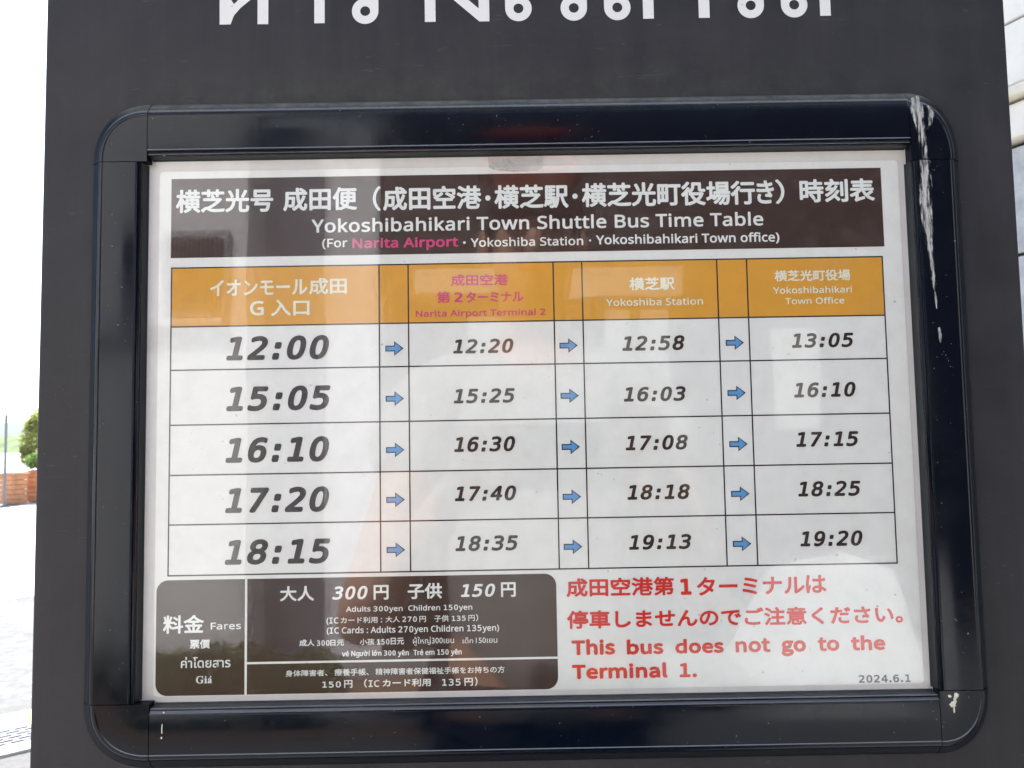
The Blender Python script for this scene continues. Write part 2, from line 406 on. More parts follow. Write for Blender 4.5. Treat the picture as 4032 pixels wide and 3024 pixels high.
# glyph outlines (per thousand of the type size): advance, closed outlines
GLYPHS = {
 'A': {
  'ẻ': (553, '286,535 349,528 402,506 445,470 477,423 496,365 503,298 503,246 143,246 156,168 189,110 241,75 311,64 400,73 479,100 479,25 400,-1 307,-10 237,-2 175,21 124,58 86,111 62,178 54,259 61,339 83,407 118,462 164,502 221,527;285,465 230,455 188,425 159,378 145,315 413,315 409,357 399,393 382,423 357,446 325,460;250,600 330,640 330,690 290,730 230,715 235,760 320,775 385,730 385,655 330,600 300,560 250,560'),
  ' ': (255, ''),
  '(': (294, '39,269 43,348 54,425 74,500 102,572 138,638 183,700 265,700 205,603 161,497 135,385 126,270 130,194 142,120 162,46 188,-24 222,-91 264,-155 183,-155 138,-94 102,-29 74,41 54,115 43,191'),
  ')': (294, '255,269 251,191 240,115 220,41 193,-29 156,-94 111,-155 30,-155 72,-91 106,-24 133,46 152,120 164,194 168,270 164,347 152,423 133,497 106,569 72,637 29,700 111,700 156,638 193,572 220,500 240,425 251,348'),
  '.': (263, '71,53 75,84 88,104 108,115 130,119 154,115 174,104 188,84 192,53 188,23 174,2 154,-10 130,-14 108,-10 88,2 75,23'),
  ':': (263, '71,53 75,84 88,104 108,115 130,119 154,115 174,104 188,84 192,53 188,23 174,2 154,-10 130,-14 108,-10 88,2 75,23;71,473 75,504 88,525 108,536 130,539 154,536 174,525 188,504 192,473 188,442 174,422 154,410 130,406 108,410 88,422 75,442'),
  'A': (626, '534,0 450,217 173,217 89,0 0,0 274,703 353,703 625,0;345,507 335,535 322,578 312,612 301,572 291,535 281,507 202,295 424,295'),
  'B': (637, '295,700 410,690 494,661 544,608 561,526 557,488 546,453 527,424 500,400 467,383 427,372 427,367 507,341 539,319 564,288 579,249 584,199 577,140 555,91 519,51 471,23 411,6 341,0 95,0 95,700;313,402 389,409 436,431 461,467 470,517 459,566 429,600 376,618 299,625 183,625 183,402;183,328 183,75 325,75 403,84 454,111 481,153 490,206 486,241 474,271 452,295 420,313 376,325 318,328'),
  'C': (620, '395,632 342,628 294,613 252,590 218,557 190,517 170,468 157,412 153,350 160,269 180,200 213,144 260,102 320,76 394,68 481,75 562,95 562,19 481,-3 381,-10 283,1 203,34 140,88 96,160 69,248 60,351 65,427 82,496 109,557 147,610 194,652 252,684 319,703 396,710 500,699 589,669 554,594 482,621'),
  'F': (509, '183,0 95,0 95,700 486,700 486,623 183,623 183,375 468,375 468,297 183,297'),
  'G': (714, '399,370 641,370 641,26 526,-1 395,-10 295,1 212,34 146,87 99,158 69,247 60,350 71,452 103,540 156,612 227,665 316,699 423,710 534,699 631,669 598,592 514,621 418,632 340,624 275,598 222,556 183,500 160,431 152,350 159,271 179,202 214,145 264,102 331,76 416,67 494,72 553,83 553,291 399,291'),
  'N': (745, '650,0 547,0 173,581 169,581 172,528 175,462 176,391 176,0 95,0 95,700 197,700 571,121 575,121 572,168 569,236 568,305 568,700 650,700'),
  'O': (766, '706,351 701,273 685,203 660,142 624,89 578,47 523,16 458,-3 383,-10 306,-3 240,16 185,48 139,90 104,142 79,204 65,274 60,352 69,453 95,540 140,612 202,666 284,700 384,711 481,700 561,666 624,613 669,541 697,453;153,351 159,269 177,199 209,143 253,101 312,75 383,67 456,75 513,101 557,143 588,199 607,269 613,351 599,469 558,558 487,615 384,633 312,625 253,600 209,558 177,502 159,433'),
  'S': (538, '492,187 485,129 462,81 425,42 375,14 314,-4 242,-10 167,-6 102,5 50,24 50,108 138,79 246,67 294,70 333,80 364,97 386,120 400,147 404,179 400,211 389,237 369,260 339,281 239,324 160,359 104,403 70,459 59,531 66,583 87,627 121,662 166,688 220,704 282,710 388,699 475,671 448,595 369,622 280,632 240,629 207,620 181,604 163,584 152,559 148,530 152,498 163,472 182,449 211,429 301,389 405,341 443,312 470,278 487,237'),
  'T': (545, '317,0 228,0 228,623 10,623 10,700 534,700 534,623 317,623'),
  'Y': (555, '277,356 460,700 555,700 322,272 322,0 233,0 233,268 0,700 96,700'),
  'a': (550, '282,534 366,524 425,492 459,437 471,358 471,0 408,0 391,75 387,75 341,27 286,-1 211,-10 166,-6 126,7 92,28 67,58 50,98 45,146 61,216 107,267 185,300 297,314 386,317 386,348 379,404 358,439 324,458 277,465 199,452 129,425 103,489 184,521;308,254 225,244 172,223 144,189 134,145 141,107 161,80 192,65 230,60 291,69 341,97 374,143 385,210 385,257'),
  'b': (603, '170,564 168,501 165,456 170,456 196,487 231,512 276,529 332,534 421,517 490,466 534,381 549,263 542,180 522,112 490,59 446,21 393,-2 332,-10 276,-4 231,13 196,37 170,67 163,67 145,0 83,0 83,745 170,745;318,463 268,457 229,442 202,415 183,377 173,327 170,266 170,262 178,176 201,113 247,75 320,62 381,75 425,114 451,177 460,264 451,350 425,413 381,450'),
  'c': (471, '294,-10 228,-3 170,19 122,55 85,107 62,175 54,260 62,348 86,418 124,470 174,507 233,528 300,535 377,527 438,507 412,435 357,452 298,460 250,454 211,437 181,409 160,371 147,321 143,261 147,203 160,154 181,115 210,87 247,70 293,65 369,74 429,95 429,19 371,-2'),
  'd': (603, '270,-10 181,7 113,58 69,143 54,262 69,381 113,466 182,518 271,535 342,525 395,497 433,458 439,458 436,496 433,535 433,745 520,745 520,0 450,0 437,71 433,71 395,30 342,1;283,62 354,73 400,107 426,165 434,245 434,261 426,347 402,411 356,451 282,464 221,450 178,408 152,344 143,260 152,176 178,114 222,75'),
  'e': (553, '286,535 349,528 402,506 445,470 477,423 496,365 503,298 503,246 143,246 156,168 189,110 241,75 311,64 400,73 479,100 479,25 400,-1 307,-10 237,-2 175,21 124,58 86,111 62,178 54,259 61,339 83,407 118,462 164,502 221,527;285,465 230,455 188,425 159,378 145,315 413,315 409,357 399,393 382,423 357,446 325,460'),
  'f': (337, '325,459 193,459 193,0 107,0 107,459 15,459 15,499 107,528 107,559 112,620 127,669 152,705 185,730 227,745 277,750 335,745 379,732 357,665 321,675 278,679 241,672 214,650 198,613 193,560 193,525 325,525'),
  'g': (603, '270,535 319,530 363,516 402,491 434,456 439,456 451,525 520,525 520,-9 513,-77 494,-134 462,-178 417,-210 358,-229 284,-235 180,-227 95,-202 95,-123 182,-153 289,-164 350,-154 396,-124 425,-77 434,-16 434,5 435,39 437,70 433,70 403,35 365,10 321,-5 271,-10 180,8 111,62 68,148 54,262 68,374 111,461 180,517;281,463 241,457 206,439 179,410 159,371 147,321 143,261 152,175 179,112 223,74 283,61 352,71 378,84 399,103 426,160 435,241 435,262 431,326 419,377 398,416 369,442 330,458'),
  'h': (606, '170,526 168,488 165,453 171,453 213,498 270,525 334,534 393,529 441,514 478,489 505,452 521,403 526,342 526,0 441,0 441,336 434,392 413,431 376,455 324,463 271,457 231,441 203,413 184,376 173,329 170,272 170,0 83,0 83,745 170,745'),
  'i': (253, '170,525 170,0 83,0 83,525;127,723 162,709 174,692 177,668 174,644 162,626 127,613 108,616 91,626 80,644 76,668 80,692 91,709 108,719'),
  'k': (524, '169,356 167,315 165,271 169,271 186,293 210,323 231,348 399,525 500,525 287,301 515,0 411,0 228,245 169,193 169,0 83,0 83,745 169,745'),
  'l': (253, '170,0 83,0 83,745 170,745'),
  'm': (917, '660,535 738,524 793,490 826,430 837,342 837,0 752,0 752,338 745,392 726,431 693,455 645,463 580,452 536,419 511,364 503,290 503,0 418,0 418,338 406,407 391,432 371,449 344,459 310,463 262,457 226,441 200,414 183,376 173,329 170,273 170,0 83,0 83,525 153,525 166,454 171,454 211,500 265,526 325,535 381,530 427,514 462,486 486,447 491,447 522,486 563,514 610,530'),
  'n': (606, '336,535 419,524 478,490 514,430 526,342 526,0 441,0 441,336 434,392 413,431 376,455 324,463 250,450 203,414 178,354 170,273 170,0 83,0 83,525 153,525 166,454 171,454 214,500 272,526'),
  'o': (593, '540,264 536,202 523,148 502,101 474,62 439,31 397,8 348,-5 295,-10 245,-5 199,8 158,31 123,62 94,101 72,148 58,202 54,264 61,344 83,411 119,464 168,503 228,527 298,535 365,527 424,503 473,464 509,411 532,344;143,264 147,206 159,156 180,116 210,86 249,68 297,62 345,68 384,86 414,116 435,156 447,206 451,264 447,322 434,371 413,410 384,439 345,457 296,463 227,450 179,410 152,347'),
  'p': (603, '333,535 421,518 490,468 534,383 549,264 542,181 522,113 490,60 447,21 394,-2 332,-10 261,1 207,29 170,67 164,67 168,25 170,-20 170,-235 83,-235 83,525 154,525 166,454 170,454 207,495 260,525;318,463 270,458 232,443 204,418 185,382 174,337 170,280 170,264 173,204 183,154 202,114 230,85 269,68 320,62 363,68 399,88 425,119 445,160 456,209 460,265 451,346 425,409 381,449'),
  'r': (405, '328,535 360,534 390,529 379,450 351,455 323,457 265,444 216,408 182,353 170,280 170,0 83,0 83,525 154,525 164,429 168,429 208,483 262,521 294,532'),
  's': (470, '425,145 419,98 400,60 369,30 327,8 276,-5 216,-10 121,-1 51,24 51,102 127,73 218,60 274,65 313,81 335,106 342,137 331,173 293,204 213,239 125,278 93,300 70,325 55,357 50,396 64,455 104,499 167,526 247,535 337,526 415,500 385,431 316,455 241,465 194,460 160,448 139,427 132,401 145,364 188,335 268,301 353,263 384,241 407,215 421,184'),
  't': (354, '259,61 299,64 332,72 332,6 293,-5 244,-10 205,-6 168,4 137,24 112,54 96,96 90,153 90,459 16,459 16,500 91,534 125,646 176,646 176,525 328,525 328,459 176,459 176,155 182,113 200,84 226,67'),
  'u': (606, '523,525 523,0 452,0 439,70 435,70 392,25 334,-1 269,-10 211,-5 163,10 126,36 99,73 83,121 77,181 77,525 165,525 165,187 172,132 193,93 229,70 281,62 334,67 374,84 403,111 422,149 433,196 436,252 436,525'),
  'v': (498, '199,0 0,525 92,525 204,216 221,168 236,117 246,76 250,76 261,118 278,169 294,216 406,525 498,525 298,0'),
  'w': (771, '423,297 411,338 400,376 392,410 386,436 382,436 377,410 369,375 359,337 347,296 253,1 155,1 11,526 100,526 173,246 187,189 200,134 207,89 211,89 218,119 226,156 236,195 246,230 339,526 433,526 524,230 538,182 551,133 559,90 563,90 570,132 583,187 598,246 672,526 760,526 614,1 513,1'),
  'y': (500, '1,525 93,525 207,226 225,175 240,128 251,83 255,83 274,148 300,227 407,525 500,525 274,-73 230,-158 202,-191 169,-215 130,-230 82,-235 41,-233 11,-227 11,-159 37,-163 69,-165 121,-153 159,-121 185,-72 213,-2'),
  'á': (550, '282,534 366,524 425,492 459,437 471,358 471,0 408,0 391,75 387,75 341,27 286,-1 211,-10 166,-6 126,7 92,28 67,58 50,98 45,146 61,216 107,267 185,300 297,314 386,317 386,348 379,404 358,439 324,458 277,465 199,452 129,425 103,489 184,521;308,254 225,244 172,223 144,189 134,145 141,107 161,80 192,65 230,60 291,69 341,97 374,143 385,210 385,257;421,741 395,708 358,667 318,627 280,594 224,594 224,606 255,650 289,702 317,751 421,751'),
  'é': (553, '286,535 349,528 402,506 445,470 477,423 496,365 503,298 503,246 143,246 156,168 189,110 241,75 311,64 400,73 479,100 479,25 400,-1 307,-10 237,-2 175,21 124,58 86,111 62,178 54,259 61,339 83,407 118,462 164,502 221,527;285,465 230,455 188,425 159,378 145,315 413,315 409,357 399,393 382,423 357,446 325,460;425,741 399,708 362,667 322,627 284,594 227,594 227,606 259,650 293,702 321,751 425,751'),
  'ê': (553, '286,535 349,528 402,506 445,470 477,423 496,365 503,298 503,246 143,246 156,168 189,110 241,75 311,64 400,73 479,100 479,25 400,-1 307,-10 237,-2 175,21 124,58 86,111 62,178 54,259 61,339 83,407 118,462 164,502 221,527;285,465 230,455 188,425 159,378 145,315 413,315 409,357 399,393 382,423 357,446 325,460;323,751 356,702 402,650 445,605 445,594 384,594 331,633 277,682 225,633 173,594 114,594 114,605 155,650 200,702 234,751'),
 },
 'D': {
  '0': (578, '289,713 387,690 458,621 501,507 516,349 501,192 458,78 387,9 289,-14 190,9 120,78 77,192 62,349 77,507 120,621 190,690;289,638 231,620 190,566 166,476 158,349 166,222 190,133 231,79 289,61 347,79 388,133 412,222 421,349 412,476 388,566 347,620'),
  '1': (578, '127,80 274,80 274,615 115,579 115,665 273,700 368,700 368,80 513,80 513,0 127,0'),
  '2': (578, '175,80 497,80 497,0 71,0 71,80 225,243 315,343 378,435 391,471 395,508 386,560 360,600 319,625 266,633 176,617 77,571 77,666 172,701 264,713 357,699 429,658 476,595 492,515 487,470 471,425 444,377 403,325 327,241'),
  '3': (578, '364,375 425,349 469,310 497,257 506,193 490,107 441,41 364,0 261,-14 163,-5 64,21 64,115 158,78 251,66 320,75 370,101 402,144 412,203 402,257 370,299 321,326 257,335 185,335 185,413 257,413 315,420 359,442 387,476 396,521 387,569 362,604 321,626 265,633 179,624 85,595 85,683 186,705 265,713 357,700 428,661 474,602 489,525 481,472 457,429 418,396'),
  '4': (578, '345,614 124,244 345,244;329,700 439,700 439,244 532,244 532,167 439,167 439,0 345,0 345,167 48,167 48,256'),
  '5': (578, '97,700 452,700 452,620 183,620 183,448 224,459 265,463 362,447 437,399 485,323 501,225 485,126 434,50 355,2 252,-14 150,-6 67,16 67,113 154,78 243,66 312,76 364,107 395,157 406,225 395,291 362,341 310,373 240,383 166,374 97,348'),
  '6': (578, '465,685 465,597 402,624 332,633 253,616 196,565 161,481 150,366 176,407 212,438 255,456 303,463 393,447 460,401 502,326 516,225 501,124 459,49 390,2 298,-14 192,8 119,74 77,186 62,349 79,505 131,620 214,689 328,713 398,705;296,389 242,378 201,345 175,293 166,225 175,156 201,104 242,71 296,60 351,71 391,102 414,153 422,225 414,296 391,347 351,378'),
  '7': (578, '65,700 506,700 506,660 256,0 157,0 400,620 65,620'),
  '8': (578, '289,332 233,324 191,297 165,254 157,197 165,139 192,96 233,69 289,60 345,69 387,96 413,139 422,197 413,254 387,297 345,324;206,372 152,394 112,429 86,476 78,531 92,606 135,664 201,700 289,713 376,700 444,664 486,606 500,531 492,476 466,429 426,394 372,372 434,348 479,309 507,256 517,188 502,104 456,40 384,0 289,-14 194,0 122,40 76,103 61,187 71,255 99,309 144,348;172,522 180,473 202,437 239,414 289,407 339,414 376,437 399,473 406,522 399,573 376,610 340,632 289,640 239,632 202,609 180,572'),
  '9': (578, '279,310 333,321 374,354 400,406 409,474 400,543 374,595 333,628 279,639 224,628 185,597 161,546 153,474 161,403 184,352 224,321;111,15 111,102 173,75 243,66 322,83 379,134 414,218 425,333 399,292 363,261 321,243 272,236 182,252 115,299 73,374 60,475 74,576 117,651 185,697 278,713 383,691 456,625 499,512 513,349 496,193 445,79 361,10 247,-14 178,-6'),
  ':': (578, '229,498 347,498 347,356 229,356;229,143 347,143 347,0 229,0'),
  'I': (578, '94,700 483,700 483,620 336,620 336,80 483,80 483,0 94,0 94,80 241,80 241,620 94,620'),
  '.': (578, '229,143 347,143 347,0 229,0'),
  'ư': (578, '375,409 375,465 424,433 459,423 491,436 502,474 499,504 488,533 550,533 557,499 560,469 555,420 539,385 513,365 475,358 428,371;18,199 18,524 105,524 105,199 111,137 130,95 162,70 207,61 261,72 301,104 325,157 333,227 333,524 420,524 420,0 333,0 333,79 306,39 270,10 227,-8 178,-14 107,0 58,39 28,105'),
  'ờ': (578, '174,768 306,592 234,592 82,768;378,409 378,465 428,433 463,423 495,436 506,474 502,504 492,533 554,533 561,499 564,469 558,420 543,385 517,365 479,358 432,371;240,465 182,452 140,414 115,350 106,262 115,174 140,111 182,72 240,60 298,72 339,111 365,174 373,262 365,350 339,414 298,452;240,538 336,520 407,467 450,380 465,262 450,144 407,57 336,4 240,-14 143,4 73,57 29,144 15,262 29,380 73,467 143,520'),
  'ớ': (578, '305,768 398,768 246,592 173,592;378,409 378,465 428,433 463,423 495,436 506,474 502,504 492,533 554,533 561,499 564,469 558,420 543,385 517,365 479,358 432,371;240,465 182,452 140,414 115,350 106,262 115,174 140,111 182,72 240,60 298,72 339,111 365,174 373,262 365,350 339,414 298,452;240,538 336,520 407,467 450,380 465,262 450,144 407,57 336,4 240,-14 143,4 73,57 29,144 15,262 29,380 73,467 143,520'),

 },
 'N': {
  ' ': (214, ''),
  '.': (265, '133,-12 177,6 196,53 177,102 133,120 88,102 70,53 88,6'),
  '1': (530, '84,0 468,0 468,73 328,73 328,700 261,700 116,650 116,595 241,595 241,73 84,73'),
  'T': (572, '242,0 330,0 330,626 542,626 542,700 30,700 30,626 242,626'),
  'a': (538, '207,-12 299,9 379,62 382,62 390,0 461,0 461,319 419,474 282,532 166,509 78,464 112,404 182,442 267,459 353,419 374,329 133,265 56,135 99,26;232,58 167,77 140,140 192,223 374,270 374,126 303,75'),
  'b': (590, '316,-12 427,21 509,116 541,267 488,460 335,532 250,511 172,459 176,552 176,760 88,760 88,0 158,0 165,53 169,53 241,5;302,61 243,73 176,115 176,388 247,440 313,458 419,406 451,266 408,116'),
  'd': (592, '265,-12 352,9 422,61 425,61 433,0 504,0 504,760 416,760 416,561 421,472 354,516 275,532 118,458 51,259 109,58;284,61 178,114 140,260 184,403 290,458 353,446 416,404 416,132 352,79'),
  'e': (529, '298,-12 392,3 468,40 437,98 377,68 308,57 187,106 136,239 485,239 489,288 435,466 282,532 169,499 84,405 50,259 83,113 172,20;135,301 186,420 284,462 379,421 413,301'),
  'g': (539, '263,-239 454,-185 525,-59 480,35 345,64 243,64 171,80 152,120 161,156 185,182 262,164 397,213 452,345 440,406 410,452 516,452 516,519 335,519 262,532 126,482 68,347 89,264 136,207 136,203 97,164 78,107 92,55 125,22 125,17 69,-36 49,-100 108,-203;262,223 185,257 152,347 184,436 262,468 340,436 372,347 340,257;275,-179 165,-154 125,-88 137,-43 178,0 244,-8 334,-8 413,-22 439,-74 395,-146'),
  'h': (580, '88,0 176,0 176,376 246,436 317,456 392,423 415,317 415,0 502,0 502,329 464,480 344,532 249,506 172,445 176,552 176,760 88,760'),
  'i': (263, '88,0 176,0 176,519 88,519;132,626 174,641 190,684 174,724 132,740 90,724 74,684 90,641'),
  'l': (271, '180,-12 230,-5 218,62 200,60 183,69 176,97 176,760 88,760 88,103 109,18'),
  'm': (884, '88,0 176,0 176,376 244,436 306,456 379,423 402,317 402,0 489,0 489,376 558,436 620,456 693,423 716,317 716,0 803,0 803,329 765,480 647,532 557,504 475,433 425,505 331,532 245,506 170,443 168,443 159,519 88,519'),
  'n': (583, '88,0 176,0 176,376 246,436 317,456 392,423 415,317 415,0 502,0 502,329 464,480 344,532 249,506 170,443 168,443 159,519 88,519'),
  'o': (579, '289,-12 408,20 495,112 529,259 495,406 408,500 289,532 171,500 84,406 50,259 84,112 171,20;289,60 181,115 139,259 181,403 289,458 398,403 440,259 398,115'),
  'r': (371, '88,0 176,0 176,333 237,426 306,454 356,445 372,520 317,532 236,503 170,424 168,424 159,519 88,519'),
  's': (447, '223,-12 363,33 412,141 361,246 254,299 176,334 142,389 166,442 239,464 301,451 356,418 398,473 327,514 238,532 106,489 59,385 107,287 210,235 291,198 329,137 303,79 226,55 143,72 73,117 31,59 118,8'),
  't': (360, '250,-12 347,7 329,73 270,58 208,84 190,158 190,448 331,448 331,519 190,519 190,665 117,665 108,519 26,514 26,448 103,448 103,160 135,35'),
  'u': (580, '240,-12 333,13 411,81 414,81 420,0 493,0 493,519 406,519 406,151 337,84 265,63 191,96 168,201 168,519 80,519 80,190 119,39'),
 },
}

# printed text: string, style, then the ink box on the poster in millimetres (x0, z0, x1, z1)
TEXT=[
('横芝光号', 'w2', -187.58, 103.24, -135.46, 116.02),
('成田便', 'w2', -130.18, 103.36, -90.5, 116.1),
('（', 'w2', -82.1, 102.69, -77.83, 116.33),
('成田空港', 'w2', -76.68, 102.79, -23.85, 115.89),
('・', 'w2', -21.75, 107.35, -18.93, 110.32),
('横芝駅', 'w2', -16.88, 102.75, 22.91, 115.75),
('・', 'w2', 25.02, 107.59, 27.87, 110.5),
('横芝光町役場行', 'w2', 30.05, 102.92, 123.28, 116.09),
('き', 'w2', 124.04, 103.28, 133.51, 116.05),
('）', 'w2', 134.24, 102.99, 139.11, 116.46),
('時刻表', 'w2', 147.25, 103.53, 187.6, 116.3),
('Yokoshibahikari Town Shuttle Bus Time Table', 'W1', -114.9, 91.34, 127.15, 99.02),
('(For', 'W0', -109.25, 82.38, -95.71, 88.08),
('Narita Airport', 'P1', -93.15, 81.0, -36.57, 88.14),
('・', 'w0', -33.97, 84.06, -32.54, 85.48),
('Yokoshiba Station', 'W0', -29.87, 82.31, 30.3, 87.25),
('・', 'w0', 33.43, 84.2, 34.57, 85.43),
('Yokoshibahikari Town office)', 'W0', 37.21, 81.56, 135.36, 87.79),
('イオンモール', 'c1', -168.92, 58.08, -117.11, 66.75),
('成田', 'c1', -116.31, 58.07, -96.09, 67.02),
('G', 'C1', -147.64, 47.36, -140.28, 55.13),
('入口', 'c1', -136.46, 46.86, -116.0, 55.59),
('成田空港', 'p1', -40.73, 61.28, -10.34, 67.59),
('第', 'p1', -48.24, 52.25, -41.25, 58.62),
('2', 'P2', -39.0, 52.59, -34.64, 58.08),
('ターミナル', 'p1', -32.76, 52.3, -2.16, 58.28),
('Narita Airport Terminal 2', 'P1', -59.63, 43.96, 9.3, 48.69),
('横芝駅', 'c1', 54.36, 57.4, 78.51, 64.39),
('Yokoshiba Station', 'C0', 41.77, 49.2, 93.31, 53.23),
('横芝光町役場', 'c1', 131.96, 60.95, 172.5, 66.99),
('Yokoshibahikari', 'C0', 130.97, 54.34, 173.02, 58.1),
('Town Office', 'C0', 137.18, 48.54, 168.63, 52.16),
('料金', 'w1', -191.76, -117.83, -170.59, -108.38),
('Fares', 'W0', -167.1, -116.16, -151.42, -112.56),
('票價', 'w1', -177.8, -125.64, -167.39, -120.92),
('ค่าโดยสาร', 'w0', -182.3, -135.33, -156.73, -129.73),
('Giá', 'S1', -174.45, -143.26, -166.29, -139.46),
('大人', 'w1', -131.31, -102.36, -113.65, -94.67),
('300', 'I', -104.26, -102.03, -85.85, -95.15),
('円', 'w1', -82.78, -102.41, -75.0, -94.87),
('子供', 'w1', -65.12, -102.34, -47.26, -94.27),
('150', 'I', -37.51, -101.88, -19.63, -95.13),
('円', 'w1', -16.63, -102.15, -9.0, -94.61),
('Adults 300yen', 'W0', -97.07, -109.13, -67.79, -105.49),
('Children 150yen', 'W0', -64.83, -109.15, -31.67, -105.42),
('(IC', 'W0', -107.23, -114.74, -101.03, -111.0),
('カード利用', 'w0', -99.85, -114.16, -80.83, -110.98),
(':', 'W0', -79.17, -113.96, -78.4, -111.73),
('大人', 'w0', -76.65, -114.01, -69.34, -110.95),
('270', 'W0', -67.93, -113.93, -60.42, -111.2),
('円', 'w0', -59.11, -114.18, -55.75, -111.09),
('子供', 'w0', -51.39, -114.17, -43.97, -110.79),
('135', 'W0', -42.33, -113.91, -35.15, -111.22),
('円', 'w0', -33.75, -114.06, -30.47, -111.02),
('）', 'w0', -29.85, -114.22, -28.7, -110.58),
('(IC Cards : Adults 270yen Children 135yen)', 'W0', -107.1, -120.22, -17.95, -115.93),
('成人', 'w1', -121.27, -125.37, -113.43, -121.97),
('300', 'W1', -112.24, -125.3, -105.67, -122.48),
('日元', 'w1', -105.35, -125.37, -98.21, -122.37),
('小孩', 'w1', -90.04, -125.32, -82.51, -122.04),
('150', 'W1', -81.1, -125.24, -74.7, -122.41),
('日元', 'w1', -74.11, -125.36, -67.18, -121.89),
('ผู้ใหญ่300เยน', 't', -62.54, -126.15, -41.37, -121.65),
('เด็ก', 't', -36.86, -125.32, -31.48, -122.38),
('150เยน', 't', -30.0, -125.35, -19.01, -122.6),
('vé Người lớn 300 yên', 'S1', -99.28, -131.68, -64.74, -127.98),
('Trẻ em 150 yên', 'S1', -62.4, -131.75, -37.41, -127.93),
('身体障害者、', 'w0', -128.37, -140.6, -106.79, -137.36),
('療養手帳、', 'w0', -103.14, -140.67, -85.44, -137.04),
('精神障害者保健福祉手帳をお持ちの方', 'w0', -82.04, -140.58, -15.44, -137.2),
('150', 'W1', -109.41, -146.5, -99.83, -143.37),
('円', 'w1', -98.18, -146.79, -93.9, -142.83),
('（', 'w1', -87.9, -146.83, -86.41, -142.45),
('IC', 'W1', -85.62, -146.55, -80.01, -143.08),
('カード利用', 'w1', -78.37, -146.67, -53.59, -142.71),
('135', 'W1', -47.71, -146.66, -38.18, -143.12),
('円', 'w1', -36.23, -146.86, -31.86, -142.86),
('）', 'w1', -30.88, -147.05, -29.48, -142.44),
('成田空港第', 'r2', 17.32, -102.83, 73.36, -93.2),
('1', 'R2', 76.6, -102.68, 82.34, -94.33),
('ターミナル', 'r2', 85.11, -103.25, 141.28, -93.75),
('は', 'r2', 141.88, -102.97, 152.51, -93.64),
('停車しませんのでご注意ください。', 'r2', 17.27, -119.09, 191.66, -109.69),
('This', 'N2', 19.33, -132.49, 41.94, -124.36),
('bus', 'N2', 47.89, -132.65, 66.89, -124.92),
('does', 'N2', 72.88, -132.59, 98.09, -125.05),
('not', 'N2', 104.17, -132.6, 122.26, -125.48),
('go', 'N2', 127.89, -134.9, 140.64, -126.76),
('to', 'N2', 146.77, -132.63, 157.99, -125.56),
('the', 'N2', 163.94, -132.6, 181.78, -124.84),
('Terminal', 'N2', 19.28, -144.58, 68.59, -136.71),
('1.', 'N2', 74.77, -144.64, 83.78, -137.27),
('2024.6.1', 'D1', 167.21, -148.99, 194.0, -144.99)
]
TIMES=[
('12:00', -160.11, 23.32, -105.64, 36.38),
('15:05', -160.0, -3.52, -104.93, 9.76),
('16:10', -160.17, -30.61, -105.71, -17.15),
('17:20', -160.12, -56.75, -105.75, -43.35),
('18:15', -160.15, -83.38, -105.22, -70.26),
('12:20', -40.0, 25.05, -7.99, 32.85),
('15:25', -40.04, -1.34, -7.7, 6.51),
('16:30', -40.13, -26.89, -7.92, -18.82),
('17:40', -40.08, -52.52, -7.86, -44.6),
('18:35', -40.11, -78.36, -7.37, -70.39),
('12:58', 49.7, 25.0, 82.86, 33.05),
('16:03', 49.75, -1.92, 82.58, 5.93),
('17:08', 50.01, -27.56, 82.86, -19.65),
('18:18', 50.26, -53.36, 83.12, -45.45),
('19:13', 50.43, -79.22, 83.01, -71.38),
('13:05', 139.72, 25.1, 172.6, 32.96),
('16:10', 139.81, -1.25, 172.54, 6.75),
('17:15', 139.83, -27.29, 172.79, -19.37),
('18:25', 139.78, -53.25, 172.68, -45.19),
('19:20', 139.87, -79.07, 172.57, -71.0)
]

# ---------------------------------------------------------------- lettering
GLYPHS['S'] = {     # bold roman with serifs
 'G': (820, '720,450 695,450 660,560 590,640 490,668 350,655 220,550 190,345 220,150 350,40 470,32 560,60 560,250 545,290 470,305 470,335 790,335 790,305 730,290 725,250 725,60 600,5 450,-18 250,10 80,130 30,340 80,550 240,690 450,715 560,690 660,700 700,715 720,715'),
 'i': (350, '30,0 330,0 330,28 270,45 258,80 258,480 20,455 20,430 85,415 105,380 105,80 95,45 30,28;182,540 235,562 262,615 235,668 182,690 129,668 102,615 129,562'),
 'á': (480, '440,60 410,50 400,80 400,330 360,440 230,475 110,450 50,370 70,310 120,290 170,315 180,370 170,420 215,440 250,400 250,280 110,230 30,150 35,50 120,-10 210,10 255,60 290,0 370,-10 440,25;250,90 205,68 175,120 195,195 250,235;215,535 270,535 400,640 390,700 320,700'),
}
PEND = []          # (object, callback) evaluated in one go
TMP = []

def runs(style, s, spacing):
    """lay out outlines of the string, returns list of closed polylines (units: cap height 0.7)"""
    x = 0.0; out = []
    for c in s:
        src = GLYPHS[style]
        if c not in src or (style == 'A' and c == 'I'):
            src = GLYPHS['D'] if c in GLYPHS['D'] else GLYPHS['A']
        adv, data = src[c]
        if src is GLYPHS['D']:
            adv = 440 if c == ':' else (330 if c == '.' else (560 if c == 'I' else 640))
            shift = {':': -95, '.': -150, 'I': -25}.get(c, 0)
        else:
            shift = 0
        if data:
            for part in data.split(';'):
                out.append([((x + shift + float(a)) / 1000, float(b) / 1000) for a, b in (q.split(',') for q in part.split(' '))])
        x += adv + spacing
    return out

def outline_curve(polys):
    c = bpy.data.curves.new('outline', 'CURVE')
    c.dimensions = '2D'; c.fill_mode = 'BOTH'
    for p in polys:
        sp = c.splines.new('POLY')
        sp.points.add(len(p) - 1)
        for q, (x, y) in zip(sp.points, p):
            q.co = (x, y, 0, 1)
        sp.use_cyclic_u = True
    return c

